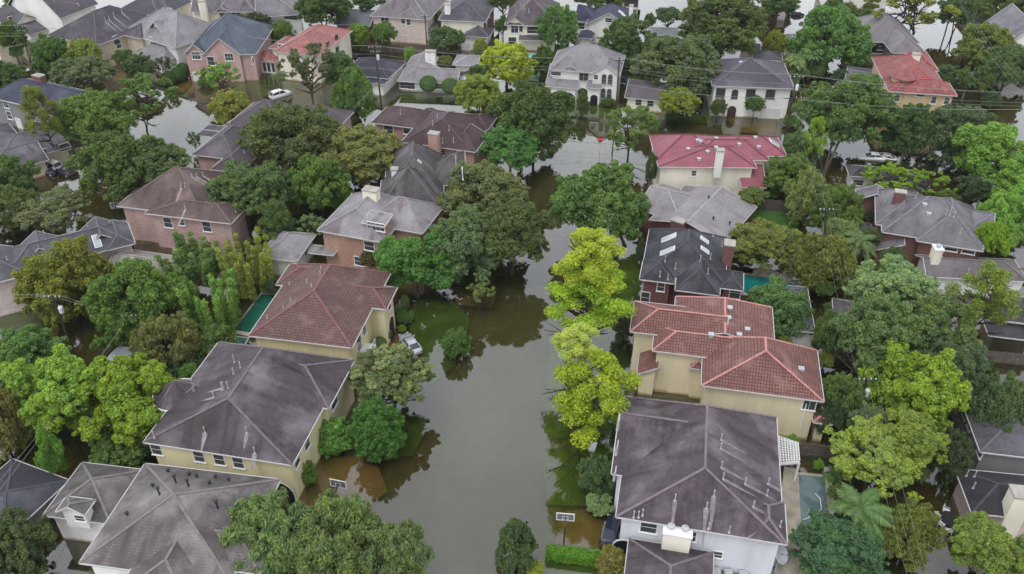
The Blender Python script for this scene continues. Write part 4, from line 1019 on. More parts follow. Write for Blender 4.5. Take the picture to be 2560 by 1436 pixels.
h = far('charcoal roofed white cabin beside the half sunk white cars', (C(1250, 1320), C(1400, 1330)), W_WHITE, roofm((70, 66, 74), .2, .15),
        [(3.0, 'xhg', 22, [C(1240, 1232), C(1262, 1310), C(1480, 1325), C(1440, 1240)]), (3.0, 'xhh', 22, [C(1500, 1310), C(1790, 1400), C(1800, 1290), C(1600, 1260)])], name='single_storey_house')
h.win(0, 'S', C(1325, 1360), 1.6, .9); 
h = far('dark roofed cottage under the big far oaks', (C(440, 405), C(640, 420)), W_BEIGE, roofm((80, 80, 90)),
        [(3.2, 'xhh', 22, [C(440, 370), C(600, 375), C(590, 330), C(450, 330)]), (3.0, 'xhh', 20, [C(540, 440), C(760, 445), C(740, 390), C(560, 390)])], name='single_storey_house')
h = far('grey roof sliver between far crowns', (C(780, 310), C(900, 310)), W_BEIGE, roofm((110, 112, 122)), [(3.2, 'xhh', 22, [C(780, 320), C(900, 325), C(870, 258), C(750, 258)])], name='single_storey_house')
h = far('long pale grey roof behind the far green crowns', (B(2310, 262), B(2520, 270)), W_BEIGE, roofm((132, 138, 142), .1, .1), [(3.2, 'xgg', 20, [B(2300, 262), B(2520, 270), B(2510, 215), B(2310, 205)])], name='single_storey_house')
h = far('red brick house with lit white entry at the far edge', (C(690, 50), C(800, 55)), BR_RED, roofm((96, 84, 88)), [(5.6, 'xhh', 30, [C(650, -20), C(810, -10), C(800, -120), C(680, -120)])])
h.door(0, 'S', C(770, 30), 1.5, 2.2, GARAGEWHITE)
h = far('dark glass fronted house at the far edge above the slate roofs', (B(2020, 0), B(2230, 10)), W_WHITE, roofm((90, 90, 98)), [(3.4, 'xhh', 24, [B(2000, -25), B(2240, -20), B(2230, -110), B(2020, -110)])])
h.win(0, 'S', [B(2145, 15), B(2190, 18)], 1.8, 2.0, nx=3, frame=BRONZE); h.win(0, 'S', B(2050, 3), 1.4, 1.2)
h = far('black roofed house deep in the far right trees', (C(2180, 110), C(2300, 115)), W_GREY, roofm((60, 56, 64)), [(3.2, 'xhh', 26, [C(2190, 105), C(2290, 110), C(2330, 30), C(2110, 0)])], name='single_storey_house')

# ------------------------------------------------------------------ trees
FOL = foliage()
def leafmesh(name, seed, lobes, nl, leaf, spread=.35, up=.25, droop=0.0, long_=1.7, subs=True):
    """A crown of many leaf sprays: each lobe is (centre, radius, share); unit size, centred on the crown's middle."""
    g = np.random.default_rng(seed)
    par = lobes; sub = []            # every bough carries its own smaller sprays
    for c0, r0, *_s in par:
        k = int(np.clip(r0 * 46, 5, 14)) if subs else 0
        sub.append((c0, r0 * (.86 if subs else 1), (_s[0] if _s else 1) * (.75 if subs else 1)))
        for q in g.normal(size=(k, 3)):
            q[2] += .25; q /= np.linalg.norm(q); f = g.uniform(.75, 1.15)
            sub.append((tuple(np.array(c0) + q * r0 * f), r0 * g.uniform(.22, .42), 1.5))
    pc = np.array([l[0] for l in par]); pr = np.array([l[1] for l in par]); lobes = sub
    own = np.concatenate([[i] * (1 + (int(np.clip(l[1] * 46, 5, 14)) if subs else 0)) for i, l in enumerate(par)]).astype(int)
    share = np.array([l[1] ** 2 * (l[2] if len(l) > 2 else 1) for l in lobes]); share = share / share.sum()
    cs = np.array([l[0] for l in lobes]); rs = np.array([l[1] for l in lobes])
    which = g.choice(len(lobes), nl, p=share)
    d = g.normal(size=(nl, 3)); d[:, 2] += up; d /= np.linalg.norm(d, axis=1)[:, None]
    rr = 1 - np.abs(g.normal(size=nl)) * spread; rr = np.clip(rr, .1, 1.15)
    p = cs[which] + d * (rs[which] * rr)[:, None]
    p[:, 2] -= droop * g.random(nl) * .3
    # leaves buried deep inside a neighbouring lobe are never seen: thin them out
    dd = np.linalg.norm(p[:, None, :] - pc[None, :, :], axis=2) / pr[None, :]
    dd[np.arange(nl), own[which]] = 9
    keep = (dd.min(axis=1) > .55) | (g.random(nl) < .25)
    p, d = p[keep], d[keep]; n = len(p)
    nm = d * .75 + g.normal(size=(n, 3)) * .55; nm[:, 2] += .35; nm /= np.linalg.norm(nm, axis=1)[:, None]
    t = g.normal(size=(n, 3))
    if droop: t = t * (1 - droop) + np.array([0, 0, -1.5]) * droop
    t -= nm * (t * nm).sum(1)[:, None]; t /= np.linalg.norm(t, axis=1)[:, None] + 1e-9
    b = np.cross(nm, t); sz = leaf * g.uniform(.55, 1.35, n)
    ln, wd = (sz * long_ / 2)[:, None], (sz / 2)[:, None]
    bend = nm * (sz * .18)[:, None]
    v = np.stack([p - t * ln - bend, p + b * wd + bend * .4, p + t * ln - bend, p - b * wd + bend * .4], 1).reshape(-1, 3)
    me = bpy.data.meshes.new(name)
    me.vertices.add(n * 4); me.vertices.foreach_set('co', v.astype(np.float32).ravel())
    me.loops.add(n * 4); me.loops.foreach_set('vertex_index', np.arange(n * 4, dtype=np.int32))
    me.polygons.add(n); me.polygons.foreach_set('loop_start', np.arange(0, n * 4, 4, dtype=np.int32))
    me.update(calc_edges=True); me.validate(); me.materials.append(FOL)
    return me
def lobes_round(seed, n, shell=.62, r0=.26, r1=.42, bottom=-.75, top=1.0, taper=0.0, rough=.16):
    g = random.Random(seed); out = []
    for k in range(n):
        z = bottom + (top - bottom) * (k + .5) / n; z = max(-.95, min(.95, z))
        a = k * 2.39996 + g.uniform(-.35, .35); rad = math.sqrt(max(0, 1 - z * z))
        sh = shell * g.uniform(1 - rough, 1 + rough * 1.4); r = g.uniform(r0, r1)
        w_ = 1 - taper * (z + 1) / 2
        if g.random() < .12 and n > 24: continue                     # a gap in the crown
        if g.random() < .16: sh *= 1.22; r *= .62                    # a bough that reaches out
        out.append(((math.cos(a) * rad * sh * w_, math.sin(a) * rad * sh * w_, z * shell * 1.05), r * (1 - .5 * taper * (z + 1) / 2), g.uniform(.7, 1.3)))
    out.append(((0, 0, 0), .5, .35))
    return out
def lobes_pine(seed, n):
    g = random.Random(seed); out = []
    for k in range(n):
        z = -1 + 2 * (k + .5) / n; a = k * 2.39996 + g.uniform(-.6, .6)
        rad = (.95 if z < .1 else 1.0 - .62 * z) * g.uniform(.45, 1.0)
        r = g.uniform(.15, .25)
        out.append(((math.cos(a) * rad * .82, math.sin(a) * rad * .82, z * .86), r, 1))
        if g.random() < .6: out.append(((math.cos(a) * rad * .45, math.sin(a) * rad * .45, z * .86 + .06), r * .85, 1))
    return out
KIND = {}
def kind(name, crowns, trunk): KIND[name] = (crowns, trunk)
def trunkmesh(name, seed, r0=.055, nb=9, forks=1, reach=.55, top=.95, mat=BARK, low=.45, wob=.03):
    """Unit tree skeleton: z 0..1 from the ground to the crown's top; branches reach out to `reach` of the crown's radius."""
    g = random.Random(seed); b = MB()
    ph = g.uniform(0, 6)
    pts = [(wob * math.sin(ph + 3 * t) * t, wob * math.cos(ph + 2.3 * t) * t, -.08 + (top + .08) * t) for t in [k / 6 for k in range(7)]]
    for f in range(forks):
        a = f * 2 * math.pi / max(1, forks) + ph
        q = [(x + (math.cos(a) * .35 * max(0, i / 6 - .12) if forks > 1 else 0), y + (math.sin(a) * .35 * max(0, i / 6 - .12) if forks > 1 else 0), z) for i, (x, y, z) in enumerate(pts)]
        b.tube(q, [r0 * (1.5 if i == 0 else 1 - .8 * i / 6) / (1 if forks == 1 else 1.5) for i in range(7)], 7)
        for k in range(nb):
            t = low + (.92 - low) * k / nb; i = min(5, int(t * 6)); u = t * 6 - i
            s = Vector(q[i]).lerp(Vector(q[i + 1]), u); an = k * 2.4 + g.uniform(-.4, .4) + a; R_ = reach * g.uniform(.6, 1.1) * (1.1 - .5 * (t - low))
            e = s + Vector((math.cos(an) * R_, math.sin(an) * R_, .10 + .10 * g.random())); m = s.lerp(e, .5) + Vector((0, 0, -.015 + .04 * g.random()))
            b.tube([s, m, e], [r0 * .42, r0 * .26, r0 * .09], 5)
            for w2 in (-.5, .55):
                e2 = m + Vector((math.cos(an + w2) * R_ * .5, math.sin(an + w2) * R_ * .5, .07)); b.tube([m, e2], [r0 * .2, r0 * .06], 4)
    me = bpy.data.meshes.new(name); me.from_pydata(b.v, [], b.f); me.update(); me.materials.append(mat)
    for p in me.polygons: p.use_smooth = True
    return me
kind('oak', [leafmesh('oak_crown', s, lobes_round(s, 40, .74, .18, .36, -.6, 1.0, rough=.22), 70252, 0.0336, spread=.42) for s in (11, 12, 13)], [trunkmesh('oak_trunk', s, .065, 8, 2, .6) for s in (1, 2)])
kind('round', [leafmesh('round_crown', s, lobes_round(s, 46, .74, .19, .30, -.85, 1.0, rough=.10), 70252, 0.0272, up=.1) for s in (21, 22)], [trunkmesh('straight_trunk', 3, .05, 8, 1, .5)])
kind('lobed', [leafmesh('lobed_crown', s, lobes_round(s, 26, .70, .22, .40, -.6, 1.0, rough=.3), 66120, 0.0376, spread=.28) for s in (31, 32, 33)], [trunkmesh('lobed_trunk', s, .05, 9, 1, .6) for s in (4, 5)])
kind('airy', [leafmesh('airy_crown', s, lobes_round(s, 26, .74, .13, .26, -.5, 1.0, rough=.3)[:-1], 18525, 0.042, spread=.5) for s in (41, 42)], [trunkmesh('airy_trunk', s, .045, 12, 3, .75, low=.3) for s in (6, 7)])
kind('pine', [leafmesh('pine_crown', s, lobes_pine(s, 30), 20000, 0.028, subs=False, spread=.45, up=.5, long_=2.2) for s in (51, 52, 53)], [trunkmesh('pine_trunk', s, .04, 22, 1, .8, 1.0, low=.3, wob=.02) for s in (8, 9)])
kind('willow', [leafmesh('willow_crown', s, lobes_round(s, 40, .70, .20, .34, -.5, 1.0), 78517, 0.0272, droop=.62, long_=3.2, spread=.3) for s in (61, 62)], [trunkmesh('willow_trunk', 10, .06, 9, 2, .6)])
kind('cone', [leafmesh('cone_crown', s, lobes_round(s, 44, .72, .17, .28, -.9, 1.0, taper=.72), 57855, 0.0312) for s in (71, 72)], [trunkmesh('cone_trunk', 11, .045, 8, 1, .35, .9)])
kind('column', [leafmesh('column_crown', 81, lobes_round(81, 46, .74, .2, .28, -.95, 1.0, taper=.35, rough=.05), 37050, 0.034)], [trunkmesh('column_trunk', 12, .08, 4, 1, .3, .8)])
kind('bush', [leafmesh('bush_leaves', s, lobes_round(s, 30, .66, .24, .40, -.7, 1.0, rough=.2), 25650, 0.047) for s in (91, 92)], [None])
kind('clipped', [leafmesh('clipped_leaves', 95, [((0, 0, 0), 1.0, 1)], 25650, 0.030, spread=.06, up=.1, subs=False)], [None])
def bamboo(seed):
    g = random.Random(seed); lob = []
    for k in range(26):
        a = g.uniform(0, 6.28); r = math.sqrt(g.random()) * .8; top = g.uniform(.35, 1.0); lean = g.uniform(.05, .25)
        for j in range(6):
            t = j / 5; lob.append(((math.cos(a) * (r + lean * t), math.sin(a) * (r + lean * t), -.8 + (top + .8) * t), .16 - .05 * t, 1))
    return lob
kind('bamboo', [leafmesh('bamboo_leaves', s, bamboo(s), 36000, 0.028, subs=False, spread=.5, droop=.35, long_=3.4) for s in (101, 102)], [None])
tc_ = [0]
def fit(x0, y0, x1, y1, Ht):
    """Crown centre, radius and half height (metres) of a crown that fills the given rectangle and tops out at about Ht."""
    cx, cy = (x0 + x1) / 2, (y0 + y1) / 2; zc = Ht * .6; rz = r = 1
    for _ in range(12):
        c = P((cx, cy), zc); dv = Vector((0, 0, H)) - c; dist = math.sqrt(c.y ** 2 + (H - zc) ** 2)
        fwd = (c.y * math.cos(R(PITCH)) + (H - zc) * math.sin(R(PITCH)))
        r = (x1 - x0) / 2 * fwd / F
        al = math.atan2(H - zc, math.hypot(c.x, c.y)); v = (y1 - y0) / 2 * fwd / F * 1.03
        q = v * v - (r * math.sin(al)) ** 2
        rz = math.sqrt(q) / math.cos(al) if q > 0 else .35 * r
        rz = max(.55 * r, min(rz, Ht * .55, 2.4 * r)); zc = max(rz * .75, Ht - rz)
    return c, r, rz, zc
def tree(kn, x0, y0, x1, y1, Ht, col, label, group=None, name=None, cat=None, base=None, pale=False):
    crowns, trunks = KIND[kn]; tc_[0] += 1
    c, r, rz, zc = fit(x0, y0, x1, y1, Ht)
    r *= 1.0; rz *= 1.0
    j_ = random.Random(tc_[0]); k_ = j_.uniform(.86, 1.16); col = (col[0] * k_ * j_.uniform(.88, 1.14), col[1] * k_, col[2] * k_ * j_.uniform(.8, 1.25))
    rot = (tc_[0] * 1.7) % 6.28
    lowbush = trunks[0] is None
    if lowbush:
        o = bpy.data.objects.new(name or ('bamboo' if kn == 'bamboo' else 'shrub'), crowns[tc_[0] % len(crowns)]); COL.objects.link(o)
        o.location = (c.x, c.y, max(zc, rz * .8)); o.scale = (r, r, rz); o.rotation_euler = (0, 0, rot); o.color = (*col, 1)
        tag(o, label, cat or ('bamboo' if kn == 'bamboo' else 'shrub'), group); return o
    root = empty(name or {'pine': 'pine_tree', 'oak': 'oak_tree', 'willow': 'weeping_tree', 'cone': 'conical_tree', 'column': 'columnar_tree'}.get(kn, 'leafy_tree'), (c.x, c.y, 0), 0)
    tag(root, label, cat or 'tree', group)
    cr_ = bpy.data.objects.new('crown', crowns[tc_[0] % len(crowns)]); COL.objects.link(cr_); cr_.parent = root
    cr_.location = (0, 0, zc); cr_.scale = (r, r, rz); cr_.rotation_euler = (0, 0, rot); cr_.color = (*col, 1)
    tk = bpy.data.objects.new('trunk', trunks[tc_[0] % len(trunks)]); COL.objects.link(tk); tk.parent = root
    lx = ly = 0
    if base:
        b_ = P(base, 0); lx, ly = b_.x - c.x, b_.y - c.y
        # the trunk leans from its foot to the crown
        hgt = zc + rz * .8; d = Vector((-lx, -ly, zc)); tk.rotation_mode = 'QUATERNION'; tk.rotation_quaternion = d.to_track_quat('Z', 'Y')
        tk.location = (lx, ly, 0); tk.scale = (r * .8, r * .8, d.length * (1 + rz * .6 / zc))
    else:
        tk.scale = (r * .9, r * .9, zc + rz * .75); tk.rotation_euler = (0, 0, rot)
    return root
# leaf colours (real leaf reflectance)
OAKD = (0.128, 0.185, 0.074); OAK = (0.136, 0.207, 0.069); GRYG = (0.166, 0.213, 0.098); MID = (0.153, 0.253, 0.068); BRT = (0.223, 0.388, 0.078)
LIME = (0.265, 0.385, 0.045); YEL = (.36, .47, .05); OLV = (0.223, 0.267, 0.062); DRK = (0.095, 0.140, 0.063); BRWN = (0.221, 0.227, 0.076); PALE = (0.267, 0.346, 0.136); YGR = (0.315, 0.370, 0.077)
for a in (
 # nearest row
 ('oak', -60, 1285, 118, 1475, 8, OAKD, 'dark green oak over the near corner water beside the white garage wall'),
 ('lobed', 25, 872, 262, 1095, 11, BRT, 'big fresh green tree with bright lobes above the blue-black low roof'),
 ('lobed', 165, 890, 418, 1105, 10, LIME, 'lime green tree with loose lobes west of the round corner turret'),
 ('lobed', 90, 1080, 162, 1202, 8, BRT, 'slim bright green tree overhanging the blue-black low roof'),
 ('bush', 232, 1050, 375, 1185, 5, MID, 'feathery mid green bush beside the yellow cream wall'),
 ('oak', -70, 955, 62, 1180, 9, BRWN, 'dull brownish green tree at the frame edge beside the big fresh green tree'),
 ('oak', -50, 832, 150, 990, 9, MID, 'mid green oak near the twin transformer pole at the frame edge'),
 ('oak', 58, 606, 268, 826, 11, OLV, 'large olive green oak hiding the slate grey many-gabled roof'),
 ('oak', 238, 655, 455, 890, 11, MID, 'large dense green oak standing before the beige garage roof'),
 ('oak', 345, 785, 495, 955, 8, BRWN, 'brown-green rounded tree between bamboo and guyed pole'),
 ('bamboo', 450, 675, 605, 850, 9, BRT, 'tall light green bamboo clump beside the long teal pool', None, 'bamboo', 'bamboo'),
 ('bamboo', 395, 595, 560, 705, 8, MID, 'dark bamboo clump before the tan shed roof', None, 'bamboo', 'bamboo'),
 ('bamboo', 540, 590, 685, 735, 9, YGR, 'yellow-green bamboo clump between pink brick wall and white garage', None, 'bamboo', 'bamboo'),
 ('bush', 485, 815, 595, 920, 5, MID, 'green bush at the near end of the teal pool'),
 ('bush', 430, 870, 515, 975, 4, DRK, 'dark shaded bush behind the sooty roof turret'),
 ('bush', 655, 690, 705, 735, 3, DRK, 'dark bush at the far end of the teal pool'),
 ('oak', 335, 372, 470, 442, 11, OAK, 'oak bough reaching over the bright crossing above the brown roof corner'),
 ('oak', 205, 335, 412, 515, 13, OAK, 'spreading dark oak over the bright flooded crossing, widest crown on that side'),
 ('oak', 150, 238, 330, 375, 12, MID, 'green oak touching the navy roof'),
 ('airy', 290, 185, 432, 292, 13, MID, 'open crowned green tree standing in the flooded crossing on two trunks', None, None, None, (368, 330)),
 ('pine', 42, 212, 152, 335, 17, OLV, 'tall yellow-green pine with bare leaning trunk before the grey sided house', None, None, None, (146, 400)),
 ('oak', -60, 400, 86, 525, 9, OAKD, 'dark oak at the frame edge below the parked cars'),
 ('oak', 62, 478, 218, 575, 8, GRYG, 'grey-green low tree standing in brown water north of the slate gables'),
 ('oak', -60, 470, 80, 580, 8, OAKD, 'dark bluish oak at the frame edge over reflecting water'),
 ('round', 525, 226, 632, 312, 7, YGR, 'small rounded yellow-green tree at the crossing beside the plum roof'),
 ('airy', 468, 330, 502, 372, 4, GRYG, 'tiny sparse sapling standing alone in bright water'),
 ('oak', 140, 145, 275, 228, 9, GRYG, 'dull grey-green oak behind the navy roof'),
 ('round', 78, 93, 190, 200, 10, MID, 'round green tree before the long plum-dark roof'),
 ('round', 165, 98, 252, 172, 9, YGR, 'yellow-green tree at the corner of the beige house'),
 ('oak', -10, 58, 64, 135, 9, OAK, 'dark green tree before the white garage-fronted house'),
 ('oak', -30, 162, 62, 232, 8, OAK, 'mid green tree at the frame edge above the navy roof'),
 ('oak', 312, 138, 382, 195, 7, GRYG, 'soft grey-green tree before the ash roofed white house'),
 ('oak', 285, 126, 332, 168, 7, OAK, 'small oak against the beige house wall'),
 ('airy', 390, 140, 430, 185, 6, GRYG, 'thin grey sapling against the white low gable'),
 ('airy', 495, 155, 598, 228, 8, BRT, 'loose bright green tree before the pink brick gables'),
 ('airy', 710, 112, 832, 222, 12, GRYG, 'gaunt grey-green tree before the white house with coral roof', None, None, None, (783, 262)),
 ('oak', 806, 138, 892, 225, 9, OAK, 'dark green tree between coral roof and black hip roof'),
 ('oak', 836, 176, 938, 318, 11, MID, 'tall loose green tree left of the tapering power pole'),
 ('oak', 588, 38, 674, 84, 7, (0.118, 0.129, 0.078), 'dark purplish tree behind the blue-slate roof'),
 ('round', 668, 55, 738, 112, 7, MID, 'green tree behind the coral tile roof'),
 ('oak', 742, -35, 868, 72, 13, OAKD, 'huge dark oak between white house and teal-grey roof'),
 ('oak', 15, -15, 88, 22, 6, OAK, 'small dark tree in the far corner between white houses'),
 ('oak', 620, 265, 838, 445, 13, GRYG, 'tall grey-green oak covering the middle of the plum-grey roof'),
 ('oak', 530, 405, 722, 545, 11, OAK, 'broad green oak hiding the end of the worn brown roof'),
 ('oak', 722, 398, 872, 545, 10, MID, 'bushy bright oak beside the pole with one transformer'),
 ('oak', 798, 322, 1003, 452, 10, BRWN, 'olive-brown dome shaped tree below the deep brown roof'),
 ('cone', 628, 488, 752, 610, 9, OAK, 'dark conical tree behind the detached white garage'),
 ('airy', 743, 538, 810, 592, 5, PALE, 'small pale green tree between garage and orange brick house'),
 ('bush', 832, 482, 882, 545, 4, BRT, 'small bright bush beside the cream chimney'),
 # the street
 ('oak', 1142, 190, 1250, 278, 9, YGR, 'yellowish half of the oak group north of the deep brown roof'),
 ('oak', 1240, 215, 1428, 400, 14, OAKD, 'great dark oak leaning over the street mouth'),
 ('round', 1198, 316, 1352, 424, 9, (.13, .25, .07), 'fresh green tree beside the deep brown hip roof'),
 ('oak', 1106, 412, 1312, 558, 11, GRYG, 'wide grey-green oak beside the steep brown-black roof'),
 ('oak', 1078, 532, 1258, 702, 11, GRYG, 'grey-green oak whose trunk stands in pale water east of the orange brick house', None, None, None, (1152, 705)),
 ('oak', 1185, 512, 1374, 662, 11, OAKD, 'dark oak reaching farthest over the street water'),
 ('lobed', 945, 578, 1130, 740, 10, (.105, .23, .055), 'vivid green tree in front of the orange brick house'),
 ('airy', 1168, 698, 1238, 760, 4.5, PALE, 'small pale many-stemmed tree standing in the flooded driveway', None, None, None, (1200, 772)),
 ('round', 1102, 820, 1178, 898, 4, MID, 'small round tree standing alone in the street water'),
 ('airy', 880, 876, 1078, 1012, 8, PALE, 'pale grey-green open tree beside the yellow cream house front'),
 ('oak', 885, 880, 1070, 1005, 7.6, GRYG, 'grey-green inner tree of the yellow cream house front'),
 ('round', 872, 995, 1017, 1158, 7, (.11, .25, .05), 'dense bright green egg shaped tree at the yellow house drive'),
 ('bush', 778, 1032, 882, 1152, 4, BRT, 'light green oleander bush against the yellow cream wall'),
 ('willow', 560, 1232, 790, 1440, 9, (0.202, 0.277, 0.089), 'willowy tree leaning on the broad grey pyramid roof'),
 ('willow', 712, 1228, 962, 1490, 9, (0.190, 0.265, 0.096), 'largest willowy tree below the flooded basketball drive'),
 ('willow', 890, 1300, 1076, 1500, 8, (0.213, 0.267, 0.097), 'willowy tree nearest the open street water'),
 ('cone', 1220, 1268, 1362, 1450, 8, (0.136, 0.196, 0.090), 'dark magnolia cone rising from the near street'),
 ('bush', 1315, 1400, 1362, 1450, 1.6, YEL, 'small yellow bush at the foot of the magnolia'),
 # east side
 ('pine', 1365, 560, 1588, 730, 20, YEL, 'tall yellow pine, upper one of the two by the charcoal roof'),
 ('pine', 1338, 668, 1608, 785, 15, (.355, .46, .05), 'lower spreading yellow pine boughs over the street edge'),
 ('pine', 1362, 795, 1518, 915, 16, (0.460, 0.500, 0.127), 'pale lime pine beside the red tile house'),
 ('pine', 1345, 862, 1628, 1105, 14, (.355, .46, .05), 'wide golden-green pine with dark trunk standing in street water', None, None, None, (1437, 1060)),
 ('lobed', 1405, 402, 1628, 605, 13, (0.166, 0.286, 0.068), 'tall loose green tree across the street from the dark oaks', None, None, None, (1562, 615)),
 ('airy', 1505, 266, 1642, 388, 10, (0.205, 0.300, 0.090), 'light open tree standing in bright water by the stop sign', None, None, None, (1570, 388)),
 ('column', 1612, 350, 1648, 482, 8, DRK, 'slim dark cypress at the corner of the raspberry roof house'),
 ('cone', 1432, 220, 1482, 292, 6, GRYG, 'small grey cone tree standing in water before the arched white house'),
 ('airy', 1208, 106, 1328, 220, 10, YEL, 'yellow tree with pale limbs behind the utility wires'),
 ('oak', 1205, 110, 1325, 215, 9.5, (0.460, 0.500, 0.082), 'yellow inner crown behind the utility wires'),
 ('round', 1343, 18, 1448, 118, 11, MID, 'green tree hiding one side of the shaded veranda house'),
 ('oak', 1330, 118, 1392, 208, 7, OAK, 'tree between turquoise pool and arched white house'),
 ('oak', 1498, 48, 1640, 172, 10, OAK, 'oak behind the arched white house near the ink blue roof'),
 ('oak', 1600, 95, 1792, 248, 13, GRYG, 'big grey-green oak over the small cream cottage'),
 ('oak', 1650, 225, 1742, 292, 7, YGR, 'yellow-green low bough tree before the small cream cottage', None, None, None, (1685, 300)),
 ('oak', 1708, -10, 1912, 132, 15, OAKD, 'massive dark oak at the far edge between flooded streets'),
 ('round', 1736, 73, 1818, 150, 8, YGR, 'yellow-green round tree behind the plum grey hips'),
 ('round', 1906, 78, 1968, 142, 7, YGR, 'small yellow tree beside the far grey roof sliver'),
 ('oak', 1985, 22, 2168, 195, 13, MID, 'big leafy tree before the taupe house'),
 ('round', 2105, 110, 2165, 172, 7, BRT, 'bright tree beside the dark balcony'),
 ('bush', 1955, 138, 2022, 208, 6, PALE, 'pale palm-like bush beside the white stucco house'),
 ('oak', 2010, 193, 2224, 372, 14, MID, 'great round-topped tree in front of the apricot villa', None, None, None, (2056, 447)),
 ('oak', 2212, 268, 2335, 398, 9, OAK, 'darker of two street trees below the apricot villa', None, None, None, (2250, 415)),
 ('oak', 2298, 268, 2478, 422, 10, GRYG, 'wide greyish street tree below the apricot villa', None, None, None, (2340, 425)),
 ('lobed', 2385, 316, 2605, 485, 12, BRT, 'big bright green tree at the frame edge beyond the half sunk white cars'),
 ('lobed', 2465, 465, 2610, 650, 11, BRT, 'bright green tree at the frame edge above the taupe roof'),
 ('pine', 2000, 293, 2078, 388, 12, LIME, 'narrow lime green tree with tufts beside the guyed pole'),
 ('oak', 1952, 330, 2042, 425, 8, OAK, 'green tree behind the leaning tall pole'),
 ('oak', 1912, 390, 2035, 500, 8, MID, 'green tree beside the raspberry metal wing'),
 ('oak', 1965, 428, 2064, 582, 9, PALE, 'pale green feathery tree at the end of the wood fence'),
 ('oak', 2035, 465, 2150, 590, 9, MID, 'dense green tree under the three sagging wires'),
 ('airy', 2153, 418, 2275, 482, 7, LIME, 'yellow-green thin tree before the charcoal cabin'),
 ('airy', 2272, 428, 2375, 490, 7, LIME, 'second yellow-green thin tree beside the half sunk white cars'),
 ('oak', 2398, 66, 2525, 172, 10, OLV, 'olive green tree over the bright far street'),
 ('airy', 2385, 165, 2475, 245, 7, OAK, 'feathery palm-like tree at the far street edge'),
 ('oak', 2462, 118, 2575, 240, 9, OAKD, 'dark tree below the white gabled corner house'),
 ('airy', 2168, -25, 2362, 62, 14, OLV, 'tall open olive tree standing in the far bright street', None, None, None, (2285, 82)),
 ('oak', 2350, -10, 2445, 68, 10, OAKD, 'far dark tree beside the black roof'),
 ('oak', 2445, -20, 2580, 75, 11, OAKD, 'far dark tree at the frame corner'),
 ('oak', 1826, 560, 2002, 664, 7, OLV, 'olive green tree row behind the teal pool'),
 ('oak', 1988, 578, 2132, 766, 9, OLV, 'tall golden olive tree at the corner of the teal pool'),
 ('willow', 2058, 543, 2145, 625, 7, PALE, 'pale drooping tree beside the low shed roof'),
 ('oak', 1866, 703, 2018, 850, 8, (0.138, 0.230, 0.076), 'green tree spreading over the pool house roof'),
 ('oak', 2130, 658, 2335, 815, 12, PALE, 'pale grey-green tree below the brown brick wall'),
 ('oak', 2095, 745, 2290, 940, 12, (0.164, 0.254, 0.094), 'large green tree behind the wires, middle of the grove'),
 ('oak', 2240, 740, 2425, 905, 11, (0.177, 0.276, 0.088), 'bluish green tree at the heart of the grove'),
 ('oak', 2300, 850, 2455, 1000, 9, GRYG, 'dark grey-green tree at the far side of the grove'),
 ('pine', 2365, 655, 2555, 835, 14, OLV, 'olive yellow tree at the grove edge before the taupe roof'),
 ('lobed', 2185, 865, 2405, 1085, 11, LIME, 'bright lime tree in the middle of the grove'),
 ('oak', 2210, 1035, 2355, 1155, 9, YGR, 'golden olive tree below the bright lime tree'),
 ('airy', 2085, 1080, 2300, 1200, 8, YGR, 'feathery yellow-green tree above the palm'),
 ('oak', 2095, 1085, 2285, 1190, 7.5, YGR, 'yellow-green inner tree above the palm'),
 ('oak', 1990, 1308, 2205, 1450, 6.5, (.10, .18, .07), 'dense green tree over the end of the grey pool'),
 ('oak', 2195, 1235, 2335, 1450, 7, OLV, 'yellow-olive bush tree beside the flooded patio'),
 ('lobed', 2388, 1296, 2590, 1470, 7, (0.216, 0.300, 0.073), 'leafy yellow-green tree at the near corner below the patio set'),
 ('willow', 2415, 925, 2580, 1155, 10, GRYG, 'drooping grey-green tree before the blue-grey house'),
 ('oak', 2058, 935, 2150, 1050, 8, OAK, 'green tree around the pole with white transformer'),
 ('oak', 2125, 1010, 2220, 1110, 7, GRYG, 'grey-green bush tree below the white transformer'),
 ('oak', 2035, 785, 2120, 905, 8, OAK, 'dark green tree beside the pool house'),
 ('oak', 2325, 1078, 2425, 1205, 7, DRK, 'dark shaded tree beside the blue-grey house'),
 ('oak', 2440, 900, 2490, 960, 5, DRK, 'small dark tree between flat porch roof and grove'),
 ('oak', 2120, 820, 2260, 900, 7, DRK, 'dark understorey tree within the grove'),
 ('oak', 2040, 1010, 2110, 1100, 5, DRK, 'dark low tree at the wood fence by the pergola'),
 # clipped and low shrubs
 ('clipped', 1000, 735, 1024, 778, 2.4, OAK, 'clipped oval shrub nearest the tile house corner', 'clipped shrubs along the tile house'),
 ('clipped', 988, 762, 1012, 792, 2.0, OAK, 'clipped shrub behind the arched door', 'clipped shrubs along the tile house'),
 ('bush', 990, 770, 1034, 815, 1.8, MID, 'loose green shrub by the tile house lawn', 'clipped shrubs along the tile house'),
 ('clipped', 945, 816, 980, 852, 2.2, OAK, 'round clipped shrub beside the parked silver car', 'clipped shrubs along the tile house'),
 ('clipped', 930, 842, 968, 874, 2.2, OAK, 'round clipped shrub at the black gate', 'clipped shrubs along the tile house'),
 ('bush', 993, 812, 1016, 832, .9, LIME, 'low yellow-green plant before the arched door'),
 ('clipped', 1048, 190, 1094, 230, 5.2, (0.115, 0.228, 0.050), 'clipped globe tree, left of a pair before the ranch house', 'clipped globes before the ranch house'),
 ('clipped', 1102, 196, 1150, 235, 5.2, (0.120, 0.228, 0.050), 'clipped globe tree beside the white driveway car', 'clipped globes before the ranch house'),
